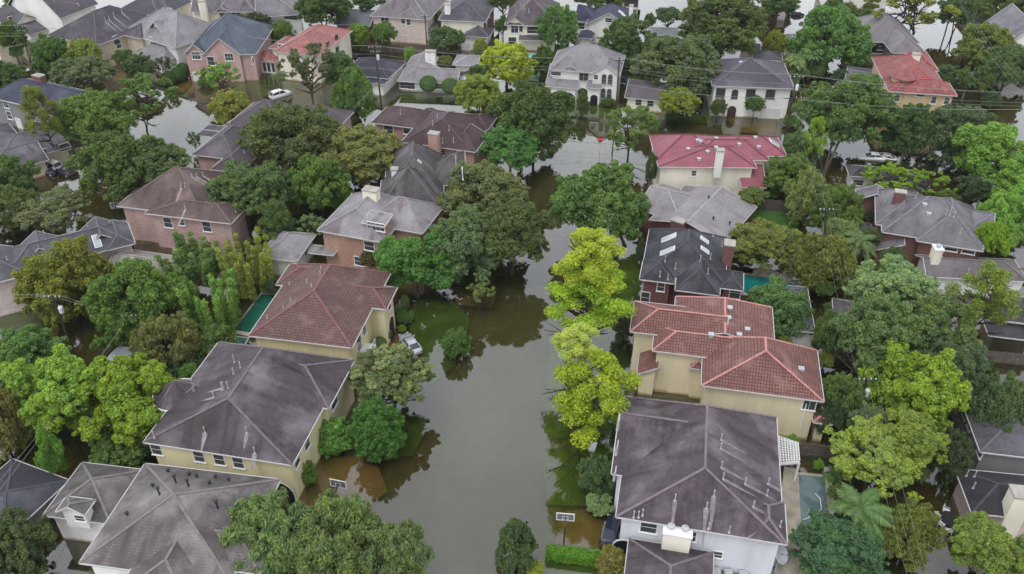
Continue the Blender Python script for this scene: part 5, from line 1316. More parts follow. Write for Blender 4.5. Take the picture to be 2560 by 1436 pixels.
 ('clipped', 402, 180, 440, 215, 3.0, (0.086, 0.183, 0.047), 'dark clipped shrub nearest the flooded crossing, of three', 'clipped shrubs before the pink brick gables'),
 ('clipped', 425, 170, 462, 203, 3.0, (0.086, 0.183, 0.047), 'dark clipped shrub in the middle of three', 'clipped shrubs before the pink brick gables'),
 ('clipped', 440, 158, 474, 192, 3.0, (0.086, 0.183, 0.047), 'dark clipped shrub nearest the white low gable, of three', 'clipped shrubs before the pink brick gables'),
 ('bush', 492, 190, 532, 220, 2, MID, 'light bush at the drive of the pink brick house'),
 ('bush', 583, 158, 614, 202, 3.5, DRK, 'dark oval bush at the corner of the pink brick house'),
 ('column', 1586, 595, 1622, 662, 4.5, DRK, 'dark oval cypress beside the brick turret house'),
 ('bush', 1528, 745, 1590, 885, 5, DRK, 'dark magnolia bush hugging the red tile house'),
 ('round', 1440, 1128, 1545, 1250, 4.5, (0.138, 0.230, 0.084), 'round myrtle with pale underside beside the street facing white house'),
 ('bush', 1462, 1235, 1532, 1288, 1.8, PALE, 'white flowering low bush under the myrtle'),
 ('bush', 1524, 1015, 1556, 1180, 3.5, DRK, 'dark ivy bush against the plum roofed house'),
 ('bush', 1508, 1170, 1542, 1280, 2.6, DRK, 'tall dark hedge bush behind the round myrtle'),
 ('bush', 1486, 1368, 1572, 1450, 3, BRWN, 'brownish feathery bush beside the box hedge'),
 ('bush', 1966, 1085, 1998, 1116, 3, BRT, 'bright climbing plant on the white pergola'),
 ('bush', 2034, 1148, 2062, 1176, 1.2, BRT, 'round bright agave beside the grey pool', None, 'agave', 'plant'),
 ('bush', 2058, 1195, 2082, 1216, 1, BRT, 'small bright plant on the pool wall', None, 'agave', 'plant'),
 ('round', 1775, 248, 1818, 290, 4.5, OAK, 'small dark myrtle left of the arched villa door'),
 ('round', 1862, 240, 1914, 278, 5, OAK, 'small purple-green myrtle before the white garage door', None, None, None, (1880, 305)),
 ('bush', 1502, 245, 1540, 265, 1.2, OAK, 'dark low hedge before the arched white house'),
 ('oak', 900, 628, 945, 668, 4, (0.180, 0.141, 0.080), 'small reddish tree against the orange brick wall'),
 ('bush', 730, 1140, 792, 1228, 3, (0.169, 0.319, 0.056), 'ivy climbing the corner of the yellow cream house', None, 'ivy', 'ivy'),
 ('bush', 1540, 105, 1600, 150, 4, OAK, 'bush below the ink blue roof'),
 ('round', 1608, 35, 1640, 68, 5, MID, 'lone bright tree at the far water beyond the ink blue roof'),
 ('bush', 1955, 295, 2000, 310, 2, MID, 'low bush at the foot of the leaning tall pole'),
 ('oak', 868, 62, 922, 112, 7, BRT, 'bright green tree before the teal-grey roof'),
 ('oak', 930, 60, 990, 112, 7, MID, 'green tree before the pinkish beige house'),
 ('oak', 1072, 70, 1160, 122, 7, OAK, 'dense tree before the slate roofed white house'),
 ('oak', 1080, 30, 1115, 75, 6, OAK, 'narrow tree between beige and white houses'),
 ('bush', 1182, 98, 1222, 135, 4, YGR, 'yellow-green bush before the small white garage'),
 ('oak', 1238, 42, 1272, 85, 7, OAK, 'green tree between slate roof and veranda house'),
 ('bush', 1090, 140, 1135, 172, 3, BRWN, 'brownish bush in the ranch house yard'),
 ('oak', 1168, 165, 1212, 215, 7, OAK, 'grey oak beside the ranch house drive'),
 ('oak', 1010, 118, 1040, 165, 4, BRT, 'light green bush beside the ranch house wall'),
 ('oak', 1640, 20, 1705, 60, 8, OAKD, 'dark tree at the far edge beside red brick house'),
 ('oak', 1900, -20, 1990, 40, 9, OAK, 'brownish tree before the red brick far house'),
 ('oak', 1905, 22, 1945, 45, 4, MID, 'low bush at the far street corner'),
 ('oak', 1440, -25, 1560, 12, 9, OAKD, 'far oak above the ink blue roof'),
 ('oak', 880, -20, 960, 22, 9, OAKD, 'far oak behind the teal-grey roof'),
 ('oak', 1225, -20, 1290, 20, 9, OAKD, 'far oak behind the slate roof house'),
 ('oak', 2060, 0, 2110, 40, 8, OAK, 'far tree before the white villa'),
 ('bush', 2130, 28, 2190, 45, 3, OAK, 'hedge at the foot of the taupe roof'),
 ('oak', 2330, 165, 2400, 225, 5, OAKD, 'dark low trees beside the apricot villa'),
 ('oak', 2395, 440, 2470, 500, 7, DRK, 'dark tree behind the grey hip roof'),
 ('oak', 2440, 560, 2520, 640, 8, LIME, 'lime tree at the corner of the grey hip roof'),
 ('oak', 2180, 470, 2215, 505, 5, OAK, 'small tree behind the red chimney'),
 ('oak', 2330, 480, 2400, 530, 6, OAKD, 'dark tree between cabin and grey hip roof'),
 ('oak', 1850, 480, 1915, 500, 5, OLV, 'olive bush behind the wood fence'),
 ('oak', 2140, 570, 2200, 620, 6, DRK, 'dark small tree behind the fan palm'),
 ('oak', 2200, 620, 2260, 690, 6, OAK, 'tree in the angle of the brown brick house'),
): tree(*a)
US = 'understorey bushes between the lots'
for k, (x, y, s_) in enumerate(((470, 640, 30), (620, 620, 28), (660, 640, 24), (700, 610, 26), (790, 560, 24), (430, 760, 30), (330, 760, 28), (470, 930, 26), (400, 900, 26), (350, 985, 24), (880, 520, 22), (760, 500, 26), (900, 450, 24), (940, 470, 20), (620, 470, 22),
    (2060, 720, 26), (2085, 690, 26), (2090, 770, 28), (2060, 900, 26), (2080, 960, 26), (2110, 1060, 26), (2180, 960, 30), (2290, 960, 30), (2380, 1010, 28), (2300, 1180, 28), (2090, 1230, 24), (2110, 1290, 26), (2170, 1060, 28), (2430, 880, 26), (2410, 1040, 24), (2210, 720, 26), (2290, 700, 26), (2220, 800, 30),
    (1960, 860, 24), (2020, 900, 22), (1900, 640, 26), (1850, 650, 22), (1930, 480, 22), (1990, 400, 24), (2090, 480, 24), (2130, 520, 26), (2180, 540, 24), (2440, 480, 26), (2500, 440, 28), (2520, 520, 28),
    (1590, 210, 22), (1560, 150, 22), (1660, 180, 22), (1700, 130, 22), (1980, 220, 24), (2040, 180, 24), (2100, 190, 22), (2150, 160, 20), (1420, 150, 18), (1200, 130, 18), (1130, 115, 18), (1050, 150, 14), (900, 115, 18), (960, 105, 18), (860, 110, 16), (690, 105, 16),
    (2480, 250, 26), (1960, 20, 22), (2120, 20, 20), (230, 190, 20), (120, 190, 22), (30, 220, 24), (40, 130, 18), (880, 250, 22), (870, 300, 22), (860, 215, 20), (1240, 250, 22), (1180, 290, 20))):
    tree('bush', x - s_, y - s_ * .8, x + s_, y + s_ * .8, 2.6 + (k % 4) * .5, (OAK, DRK, MID, OLV, GRYG)[k % 5], 'low understorey bush filling the gap between backyard trees', US)

# ------------------------------------------------------------------ pools, decks, fences, pergolas
def inset(pts, d):
    n = len(pts); c = sum(pts, Vector((0, 0, 0))) / n; out = []
    for p in pts:
        v = c - p; out.append(p + v.normalized() * d * 1.35)
    return out
def poolwater(name, col):
    m, nt, b = newmat(name)
    f = noise(nt, .5, 4, mapped(nt, 'Object', (1, 1, 1)))
    nt.links.new(ramp(nt, f, .3, .7, tuple(x * .8 for x in col), tuple(x * 1.15 for x in col)), b.inputs['Base Color'])
    b.inputs['Roughness'].default_value = .06; b.inputs['Specular IOR Level'].default_value = .6; return m
def pool(label, pts, col, z=.12, cop=.5, copmat=None):
    vs = [P(p, z) for p in pts]; a = sum(vs, Vector((0, 0, 0))) / len(vs)
    root = empty('swimming_pool', (a.x, a.y, 0)); tag(root, label, 'pool')
    vs = [v - Vector((a.x, a.y, 0)) for v in vs]; inn = inset(vs, cop); n = len(vs)
    b = MB(); dz = Vector((0, 0, -1.2)); lo = Vector((0, 0, -.25))
    b.add(vs + inn + [v + dz for v in vs] + [v + lo for v in inn], [(k, (k + 1) % n, n + (k + 1) % n, n + k) for k in range(n)] + [(2 * n + k, 2 * n + (k + 1) % n, (k + 1) % n, k) for k in range(n)] + [(n + k, n + (k + 1) % n, 3 * n + (k + 1) % n, 3 * n + k) for k in range(n)])
    b.build('coping', copmat or DECK, root)
    q = MB(); q.add([v + Vector((0, 0, -.08)) for v in inset(vs, cop - .03)], [tuple(range(n))]); q.build('pool_water', poolwater('pool_water_%d' % len(bpy.data.materials), col), root)
    return root
pool('long teal-green pool with stone coping between bamboo and brown-red tile house', [D(1950, 770), D(2110, 775), D(1870, 1105), D(1712, 1075)], (.015, .12, .085))
pool('small square spa at the near end of the long teal-green pool', [D(1745, 1100), D(1860, 1112), D(1825, 1175), D(1735, 1150)], (.03, .15, .13), cop=.25)
pool('bright teal pool behind the faceted charcoal roof with scalloped back wall', [G(430, 628), G(700, 652), G(880, 690), G(880, 742), G(590, 745), G(560, 800), G(430, 790)], (.012, .20, .20))
pool('grey-blue rectangular pool beside the pergola and the plum roofed white house', [M(866, 680), M(1058, 698), M(1145, 1010), M(1200, 1440), M(905, 1440)], (.10, .16, .17), cop=.3)
pool('small turquoise pool behind the shaded veranda house', [B(1310, 385), B(1460, 395), B(1480, 430), B(1330, 430)], (.20, .50, .50), cop=.25)
pool('pale green pool behind the yellow tree', [B(1385, 490), B(1485, 500), B(1480, 600), B(1385, 600)], (.16, .26, .20), cop=.3)
b = MB(); pts = [P(p, .1) for p in (M(770, 640), M(868, 660), M(868, 690), M(905, 1440), M(700, 1500), M(735, 1080), M(740, 900))]
n_ = len(pts); b.add(pts + [v + Vector((0, 0, -1)) for v in pts], [tuple(range(n_))] + [(k, n_ + k, n_ + (k + 1) % n_, (k + 1) % n_) for k in range(n_)]); tag(b.build('pool_deck', DECK), kind='structure')
b = MB(); pts = [P(M(1062, 640), .75), P(M(1110, 645), .75), P(M(1150, 1000), .75), P(M(1105, 1000), .75)]
b.add(pts + [v + Vector((0, 0, -1.5)) for v in pts], [(0, 1, 2, 3)] + [(k, 4 + k, 4 + (k + 1) % 4, (k + 1) % 4) for k in range(4)]); tag(b.build('garden_wall', CONC), 'low pale planter wall along the grey-blue pool', 'wall')
b = MB(); cs = [P(G(x, y), .55) for x, y in ((555, 640), (590, 622), (640, 620), (690, 640), (720, 658), (835, 680))]
for k in range(5): b.bar(cs[k], cs[k + 1], .7, .9 + .02 * k)
tag(b.build('garden_wall', DECK), 'scalloped stone wall curving along the bright teal pool', 'wall')
b = MB(); cs = [P(M(x, y), .14) for x, y in ((905, 1035), (950, 1020), (975, 990), (975, 965), (955, 960), (945, 980), (975, 995), (1020, 990), (1045, 950), (1035, 880), (1000, 840))]
b.tube(cs, .05, 5); tag(b.build('pool_hose', WHITE), 'white hose curling on the grey-blue pool', 'hose')

def pergola(label, quad, z, mat, n=9, nx=7):
    v = [P(p, z) for p in quad]; a = v[0]
    root = empty('pergola', (a.x, a.y, 0)); tag(root, label, 'pergola'); v = [q - Vector((a.x, a.y, 0)) for q in v]
    for q in v:
        b = MB(); b.bar(q + Vector((0, 0, -z - .6)), q, .22, .22); b.build('post', mat, root)
    b = MB(); b.bar(v[0], v[1], .16, .25); b.bar(v[3], v[2], .16, .25); b.build('beam', mat, root)
    b = MB()
    for k in range(n): t = k / (n - 1); b.bar(v[0].lerp(v[3], t) * 1.0 + Vector((0, 0, .2)), v[1].lerp(v[2], t) + Vector((0, 0, .2)), .09, .14)
    for k in range(nx): t = k / (nx - 1); b.bar(v[0].lerp(v[1], t) + Vector((0, 0, .33)), v[3].lerp(v[2], t) + Vector((0, 0, .33)), .08, .11)
    b.build('lattice', mat, root)
pergola('white slatted pergola against the plum roofed white house', [M(722, 625), M(880, 612), M(868, 478), M(706, 420)], 2.9, WHITE, 11, 9)
pergola('small red-brown pergola on the green lawn by the wood fence', [G(545, 320), G(662, 322), G(655, 250), G(545, 245)], 2.6, plain('redwood_stain', (.20, .07, .05), .8, .2, 2), 8, 9)
def fence(label, a, c, h_, mat=None, seg=2.4, boards=.16):
    a, c = P(a, 0), P(c, 0); d = c - a; Ln = d.length; u = d.normalized()
    root = empty('wood_fence', a, math.atan2(u.y, u.x)); tag(root, label, 'fence'); mat = mat or FENCE
    r2 = random.Random(int(Ln * 100)); b = MB(); x = 0
    while x < Ln:
        hh = h_ + r2.uniform(-.05, .05); b.box(x, x + boards - .015, -.012 + r2.uniform(-.01, .01), .012, -.7, hh); x += boards
    b.build('board_panel', mat, root)
    for k in range(int(Ln / seg) + 1):
        p = MB(); p.box(k * seg - .05, k * seg + .05, .015, .115, -.8, h_ + .08); p.build('post', mat, root)
    p = MB(); p.box(0, Ln, -.065, -.015, h_ * .85, h_ * .85 + .09).box(0, Ln, -.065, -.015, .25, .34); p.build('rail', mat, root)
fence('weathered wood fence at the back of the green lawn', G(455, 152), G(850, 188), 2.1)
fence('wood fence between pergola yard and tan stucco house', M(880, 555), M(1118, 580), 2.0)
fence('dark wood fence behind the black hip roof and ranch house yards', B(20, 385), B(905, 405), 1.9)
fence('grey wood fence running from ranch yard to the white garage', B(1060, 440), B(1185, 300), 1.9)
fence('brown wood fence by the ranch house driveway', B(930, 700), B(1010, 660), 1.7)
fence('dark board fence behind the pool house', G(720, 1130), G(1000, 1160), 1.9)
fence('wood fence beside the white stucco plum hip house', C(760, 820), C(830, 800), 1.8)
fence('dark fence south of the flat porch roof in the grove', G(2240, 1290), G(2560, 1320), 1.8)

# ------------------------------------------------------------------ box hedge
def hedge(label, a, c, wd, h_, col):
    a, c = P(a, 0), P(c, 0); d = c - a; Ln = d.length; g = np.random.default_rng(5)
    n = 26000; f = g.random(n); p = np.zeros((n, 3)); nm = np.zeros((n, 3))
    p[:, 0] = g.random(n) * Ln; p[:, 1] = (g.random(n) - .5) * wd; p[:, 2] = g.random(n) * h_
    top = f < .45; fr = (f >= .45) & (f < .9); en = f >= .9
    p[top, 2] = h_; nm[top, 2] = 1
    sgn = np.sign(g.random(n) - .5); p[fr, 1] = sgn[fr] * wd / 2; nm[fr, 1] = sgn[fr]
    p[en, 0] = np.where(sgn[en] > 0, Ln, 0); nm[en, 0] = sgn[en]
    p += g.normal(size=(n, 3)) * .085; nm += g.normal(size=(n, 3)) * .5; nm /= np.linalg.norm(nm, axis=1)[:, None]
    t = g.normal(size=(n, 3)); t -= nm * (t * nm).sum(1)[:, None]; t /= np.linalg.norm(t, axis=1)[:, None]; bb = np.cross(nm, t); s = .09 * g.uniform(.6, 1.4, n)[:, None]
    v = np.stack([p - t * s, p + bb * s * .6, p + t * s, p - bb * s * .6], 1).reshape(-1, 3)
    me = bpy.data.meshes.new('hedge'); me.from_pydata(v.tolist(), [], np.arange(n * 4).reshape(-1, 4).tolist()); me.materials.append(FOL)
    o = bpy.data.objects.new('hedge', me); COL.objects.link(o); o.location = a; o.rotation_euler = (0, 0, math.atan2(d.y, d.x)); o.color = (*col, 1); tag(o, label, 'hedge')
    core = MB(); core.box(.1, Ln - .1, -wd / 2 + .1, wd / 2 - .1, -.5, h_ - .1); core.build('stems', BARK, o)
hedge('clipped bright green box hedge standing in the near street water', K(1535, 1300), K(1960, 1352), 1.0, 1.0, (.13, .28, .03))

# ------------------------------------------------------------------ cars
def paint(name, col, metal=.0):
    if name in MATS: return MATS[name]
    m, nt, b = newmat(name); b.inputs['Base Color'].default_value = (*col, 1); b.inputs['Roughness'].default_value = .25; b.inputs['Metallic'].default_value = metal
    b.inputs['Coat Weight'].default_value = .6; MATS[name] = m; return m
RUBBER = plain('tyre_rubber', (.012, .012, .013), .9, .1)
REDLAMP = plain('tail_lamp_red', (.35, .01, .01), .3, .05); HEADLAMP = plain('head_lamp_glass', (.6, .62, .64), .15, .05)
def loft(rings):
    b = MB(); n = len(rings[0]); vs = [q for r in rings for q in r]
    fs = [(i * n + k, i * n + (k + 1) % n, (i + 1) * n + (k + 1) % n, (i + 1) * n + k) for i in range(len(rings) - 1) for k in range(n)]
    fs.append(tuple(reversed(range(n)))); fs.append(tuple((len(rings) - 1) * n + k for k in range(n)))
    return b.add(vs, fs)
SEDAN = dict(x=[-.5, -.485, -.42, -.3, 0, .2, .36, .46, .5], top=[.62, .88, .98, .99, .95, .92, .86, .74, .56], hw=[.66, .80, .89, .91, .91, .91, .89, .80, .60], cab=[(-.40, .97), (-.24, 1.36), (-.08, 1.44), (.06, 1.40), (.22, .93)], cw=(.80, .60), bot=.22)
SUV = dict(x=[-.5, -.49, -.44, -.3, 0, .2, .38, .47, .5], top=[.75, 1.05, 1.12, 1.12, 1.08, 1.06, 1.02, .9, .66], hw=[.74, .86, .92, .93, .93, .93, .91, .84, .66], cab=[(-.49, 1.08), (-.40, 1.66), (-.1, 1.74), (.08, 1.68), (.24, 1.06)], cw=(.84, .68), bot=.26)
JEEP = dict(x=[-.5, -.49, -.4, -.2, .1, .2, .3, .47, .5], top=[1.05, 1.12, 1.14, 1.14, 1.14, 1.12, 1.1, 1.06, .95], hw=[.78, .80, .80, .80, .80, .72, .70, .66, .62], cab=[(-.485, 1.12), (-.46, 1.76), (-.1, 1.80), (.10, 1.76), (.18, 1.12)], cw=(.78, .70), bot=.4)
def car(label, front, rear, L_, col, z=0.0, kind=SEDAN, name='parked_car', cat='car', zmid=.7, metal=0.0, spare=False):
    a, c = P(front, zmid + z), P(rear, zmid + z); m = (a + c) / 2; d = a - c
    root = empty(name, (m.x, m.y, z), math.atan2(d.y, d.x)); tag(root, label, cat, None)
    pm = paint('car_paint_%d_%d_%d' % tuple(int(q * 255) for q in col), col, metal); rings = []
    for x, t, h_ in zip(kind['x'], kind['top'], kind['hw']):
        bt = kind['bot'] + (.12 if abs(x) > .47 else 0); y = x * L_
        half = [(h_ * .9, bt), (h_, bt + .12), (h_, t * .62), (h_ * .97, t - .10), (h_ * .86, t - .02), (h_ * .45, t + .02)]
        rings.append([(y, q, w_) for q, w_ in half] + [(y, -q, w_) for q, w_ in reversed(half)])
    loft(rings).build('body', pm, root, True)
    rings = []; base = min(q[1] for q in kind['cab']) - .05
    for k, (x, h_) in enumerate(kind['cab']):
        w0, w1 = kind['cw']; f = (h_ - base) / (1.5 - base); w_ = w0 + (w1 - w0) * min(1, f)
        half = [(w0, base - .05), (w_ + .02, base + (h_ - base) * .55), (w_, h_ - .06), (w_ * .8, h_)]
        rings.append([(x * L_, q, t) for q, t in half] + [(x * L_, -q, t) for q, t in reversed(half)])
    loft(rings).build('window', glass('car_glass'), root, True)
    r = MB(); q = kind['cab'][1:-1]; rr = []
    for x, h_ in q:
        w_ = kind['cw'][1] + .02; rr.append([(x * L_, w_, h_ - .05), (x * L_, w_ * .85, h_ + .015), (x * L_, -w_ * .85, h_ + .015), (x * L_, -w_, h_ - .05)])
    loft(rr).build('car_roof', pm, root)
    r = MB(); w1 = kind['cw'][1]; w0 = kind['cw'][0]
    for s in (1, -1):
        c0, c1 = kind['cab'][0], kind['cab'][1]; r.bar((c0[0] * L_, s * w0, c0[1] - .03), (c1[0] * L_, s * (w1 + .03), c1[1] - .03), .09, .06)
        c0, c1 = kind['cab'][-1], kind['cab'][-2]; r.bar((c0[0] * L_, s * w0, c0[1] - .03), (c1[0] * L_, s * (w1 + .03), c1[1] - .03), .08, .06)
        x = kind['cab'][2][0] * L_; r.bar((x, s * (w0 + .02), base), (x, s * (w1 + .04), kind['cab'][2][1] - .05), .09, .05)
    r.build('pillar', pm, root)
    for sx in (-.32, .32):
        for sy in (-1, 1):
            t = MB(); t.lathe((sx * L_, sy * .78 * max(kind['hw']) / .91, .33), [(.2, -.11), (.33, -.1), (.33, .1), (.2, .11)], 14, 'y'); wh = t.build('wheel', RUBBER, root)
            t = MB(); t.lathe((sx * L_, sy * .79 * max(kind['hw']) / .91, .33), [(.06, -.13), (.2, -.12), (.2, .12), (.06, .13)], 10, 'y'); t.build('rim', METAL, wh)
    for s in (1, -1):
        t = MB(); t.box(-.502 * L_, -.47 * L_, s * .62 - .16, s * .62 + .16, kind['top'][1] - .26, kind['top'][1] - .1); t.build('tail_light', REDLAMP, root)
        t = MB(); t.box(.465 * L_, .502 * L_, s * .55 - .15, s * .55 + .15, kind['top'][-2] - .2, kind['top'][-2] - .06); t.build('headlight', HEADLAMP, root)
        t = MB(); t.box(.16 * L_, .19 * L_, s * .93 - .1, s * .93 + .1, .95, 1.07); t.build('wing_mirror', pm, root)
    if spare:
        t = MB(); t.lathe((-.5 * L_ - .12, 0, .95), [(.2, -.12), (.36, -.1), (.36, .1), (.2, .12)], 14, 'x'); t.build('spare_wheel', RUBBER, root)
    return root
car('silver sedan parked at the brown-red tile house entrance', E(482, 1098), E(562, 1212), 4.7, (.50, .53, .58), .0, SEDAN, metal=.4)
car('dark navy off-road car with spare wheel at the plum roofed white house', K(2010, 1075), K(1985, 1180), 4.0, (.012, .016, .035), -.1, JEEP, spare=True, name='off_road_car')
car('white car standing alone in the bright flooded far street', A(2125, 690), A(2045, 715), 4.6, (.75, .75, .75), -.3, SUV)
car('dark blue car in the flooded lot beside the low plum roof', A(262, 1275), A(385, 1275), 4.6, (.015, .022, .06), -.25, SEDAN)
car('white car with open hood among flooded parked cars', A(330, 1215), A(430, 1250), 4.6, (.7, .72, .74), -.1, SUV)
car('dark grey car nose down beside the pine trunk', A(440, 1255), A(522, 1285), 4.4, (.03, .035, .045), -.25, SEDAN)
car('white car half under water near the charcoal cabin', C(1362, 1165), C(1490, 1170), 4.9, (.78, .78, .78), -.55, SEDAN, name='submerged_car')
car('second white car sunk to its roof beside the half drowned one', C(1480, 1165), C(1560, 1178), 4.5, (.78, .78, .78), -.85, SEDAN, name='submerged_car')
car('black car in the shade under the veranda tree by the cream cottage', C(40, 830), C(95, 822), 4.4, (.015, .017, .025), -.3, SEDAN)
car('dark red car in the garage mouth of the pink brick house', A(1440, 560), A(1480, 560), 4.4, (.06, .015, .025), -.1, SEDAN)
car('white car on the ranch house driveway nearest the street', B(915, 640), B(918, 590), 4.5, (.72, .74, .78), -.15, SEDAN)
car('white car on the ranch house driveway next to the outbuilding', B(918, 580), B(922, 540), 4.5, (.68, .70, .74), -.1, SUV)
car('black car on the far flooded street before the red brick house', C(805, 108), C(905, 105), 4.6, (.015, .015, .02), -.4, SEDAN)
car('white van on the far street beside the far villa', C(1040, 60), C(1060, 90), 4.8, (.7, .7, .72), -.3, SUV, name='parked_van', cat='van')
car('dark car beside the arched white house side wall', B(2085, 590), B(2115, 600), 4.5, (.03, .02, .03), -.1, SUV)

# ------------------------------------------------------------------ basketball hoops, sign, dish, patio set
def hoop(label, board, foot_dir, z=3.5, w_=1.83, h_=1.07, face=0.0):
    c = P(board, z); root = empty('basketball_hoop', (c.x, c.y, 0), face); tag(root, label, 'basketball hoop')
    b = MB(); t = .09
    b.box(-w_ / 2, w_ / 2, -.03, .03, z - h_ / 2, z - h_ / 2 + t).box(-w_ / 2, w_ / 2, -.03, .03, z + h_ / 2 - t, z + h_ / 2).box(-w_ / 2, -w_ / 2 + t, -.03, .03, z - h_ / 2 + t, z + h_ / 2 - t).box(w_ / 2 - t, w_ / 2, -.03, .03, z - h_ / 2 + t, z + h_ / 2 - t)
    b.build('backboard_frame', WHITE, root)
    b = MB(); b.box(-w_ / 2 + t, w_ / 2 - t, -.012, .012, z - h_ / 2 + t, z + h_ / 2 - t); b.build('backboard', plain('acrylic_board', (.16, .17, .19), .15, .05), root)
    b = MB(); s = .3
    for y in (-.034, .034):
        for q in ((-s, -s + .05, -.36, .1), (s - .05, s, -.36, .1), (-s + .05, s - .05, .05, .1), (-s + .05, s - .05, -.36, -.31)): b.box(q[0], q[1], y - .012, y + .012, z + q[2], z + q[3])
    b.build('target_square', WHITE, root)
    b = MB(); cs = [(.23 * math.cos(k * math.pi / 8), foot_dir * -.38 + .23 * math.sin(k * math.pi / 8), z - .35) for k in range(17)]; b.tube(cs, .014, 5); b.bar((0, foot_dir * -.03, z - .35), (0, foot_dir * -.16, z - .35), .12, .05); b.build('rim', plain('rim_orange', (.35, .08, .02), .5, .1), root)
    b = MB(); b.bar((0, foot_dir * .05, z - .1), (0, foot_dir * 1.0, z - .7), .1, .12); b.bar((0, foot_dir * .05, z + .3), (0, foot_dir * 1.0, z - .3), .06, .08); b.build('arm', DARKMETAL, root)
    b = MB(); b.bar((0, foot_dir * 1.0, -.8), (0, foot_dir * 1.0, z - .25), .15, .15); b.build('pole', DARKMETAL, root)
hoop('basketball hoop with white framed board behind the box hedge', K(1665, 1013), -1, 3.6, face=-.1)
hoop('basketball hoop on the flooded drive of the yellow cream house', J(2498, 768), -1, 3.6, face=-.25)
hoop('small white basketball hoop standing in dark water near the pink brick house', D(864, 130), -1, 3.3, face=.1)
c = P(B(1939, 1040), 2.6); root = empty('stop_sign', (c.x, c.y, 0), .05); tag(root, 'red octagonal stop sign on a thin post in the street water', 'road sign')
b = MB(); b.bar((0, .03, -.9), (0, .03, 2.9), .07, .05); b.build('post', METAL, root)
b = MB(); r = .6; oc = [(r * math.cos(R(22.5 + 45 * k)), r * math.sin(R(22.5 + 45 * k))) for k in range(8)]
b.add([(x, -.02, 2.6 + z) for x, z in oc] + [(x, .0, 2.6 + z) for x, z in oc], [tuple(range(8)), tuple(reversed(range(8, 16)))] + [(k, 8 + k, 8 + (k + 1) % 8, (k + 1) % 8) for k in range(8)]); pl = b.build('sign_plate', plain('sign_red', (.50, .02, .03), .4, .05), root)
tx = bpy.data.curves.new('lettering', 'FONT'); tx.body = 'STOP'; tx.size = .44; tx.align_x = 'CENTER'; tx.align_y = 'CENTER'; tx.extrude = .004
to = bpy.data.objects.new('lettering_text', tx); COL.objects.link(to); dg = bpy.context.evaluated_depsgraph_get(); me = bpy.data.meshes.new_from_object(to.evaluated_get(dg)); bpy.data.objects.remove(to)
lo = bpy.data.objects.new('lettering', me); COL.objects.link(lo); lo.parent = pl; lo.location = (0, -.028, 2.6); lo.rotation_euler = (R(90), 0, 0); me.materials.clear(); me.materials.append(WHITE)
b = MB(); b.box(-.24, .24, -.02, 0, 3.12, 3.3); b.build('street_name_plate', plain('sign_red', (.5, .02, .03)), root)

c = P(M(742, 1275), 3.2); root = empty('satellite_dish', (c.x, c.y, 0), .5); tag(root, 'large grey satellite dish at the wall corner of the plum roofed white house', 'satellite dish')
b = MB(); b.tube([(0, 0, -.6), (0, 0, 3.0)], .06, 8); b.build('mast', METAL, root)
b = MB(); b.lathe((0, 0, 0), [(.02, 0), (.35, .03), (.7, .12), (.95, .24), (.97, .25), (.7, .14), (.35, .05), (.02, .02)], 24); dsh = b.build('reflector', plain('dish_grey', (.42, .43, .46), .4, .05), root, True); dsh.location = (0, -.1, 3.0); dsh.rotation_euler = (R(48), 0, R(15))
b = MB(); b.tube([(0, -.1, 3.0), (.12, -.75, 3.55)], .02, 5); b.lathe((.12, -.75, 3.5), [(.05, 0), (.07, .12), (.03, .16)], 8); b.build('feed_arm', DARKMETAL, root)
for k, (x, y) in enumerate((M(270, 1405), M(360, 1420), M(470, 1428))):
    c = P((x, y), .9); b = MB(); b.box(-.4, .4, -.4, .4, -.9, .85); b.lathe((0, 0, .85), [(.34, 0), (.34, .05), (.1, .07)], 14)
    o = b.build('air_conditioner', METAL); o.location = (c.x, c.y, 0); tag(o, 'grey box air conditioner, one of three along the pale wall foot', 'air conditioner', 'air conditioners at the pale wall')
c = P(K(1867, 490), .3); b = MB(); b.box(-.35, .35, -.6, .6, -.6, .28).box(-.4, .4, -.65, .65, .283, .34); o = b.build('utility_box', GREYBOX); o.location = (c.x, c.y, 0); o.rotation_euler = (0, 0, -.3); tag(o, 'grey utility box standing in shallow water beside the round myrtle', 'utility box')

c = P(M(1995, 1030), .75); root = empty('patio_table', (c.x, c.y, 0)); tag(root, 'dark oval patio table standing in black water', 'table')
b = MB(); b.lathe((0, 0, .70), [(.05, 0), (.85, 0), (.9, .03), (.9, .06), (.02, .06)], 20); o = b.build('tabletop', plain('dark_table', (.03, .03, .03), .5, .2), root); o.scale = (.9, 1.25, 1)
for a in range(4): b = MB(); b.bar((.45 * math.cos(a * 1.57 + .78), .7 * math.sin(a * 1.57 + .78), -.6), (.5 * math.cos(a * 1.57 + .78), .75 * math.sin(a * 1.57 + .78), .7), .05, .05); b.build('leg', DARKMETAL, root)
for k, (q, a, lb) in enumerate(((M(1905, 1000), 1.9, 'pale patio chair at the far side of the oval table'), (M(1935, 1065), 2.2, 'pale patio chair beside the clear dark water'), (M(1968, 965), .8, 'pale patio chair at the head of the oval table'), (M(1985, 1112), 3.1, 'pale patio chair nearest the yellow-green near corner tree'))):
    c = P(q, .45); root = empty('patio_chair', (c.x, c.y, 0), a); tag(root, lb, 'chair', 'patio chairs in the flooded yard')
    b = MB(); b.box(-.28, .28, -.28, .28, .42, .47); b.build('seat', WHITE, root); b = MB(); b.bar((0, .28, .44), (0, .38, 1.0), .54, .04, Vector((0, 1, 0))); b.build('backrest', WHITE, root)
    for x in (-.25, .25):
        for y in (-.25, .25): b = MB(); b.bar((x, y, -.6), (x, y, .42), .04, .04); b.build('leg', WHITE, root)
        b = MB(); b.bar((x * 1.1, -.25, .66), (x * 1.1, .3, .66), .05, .04); b.build('armrest', WHITE, root)

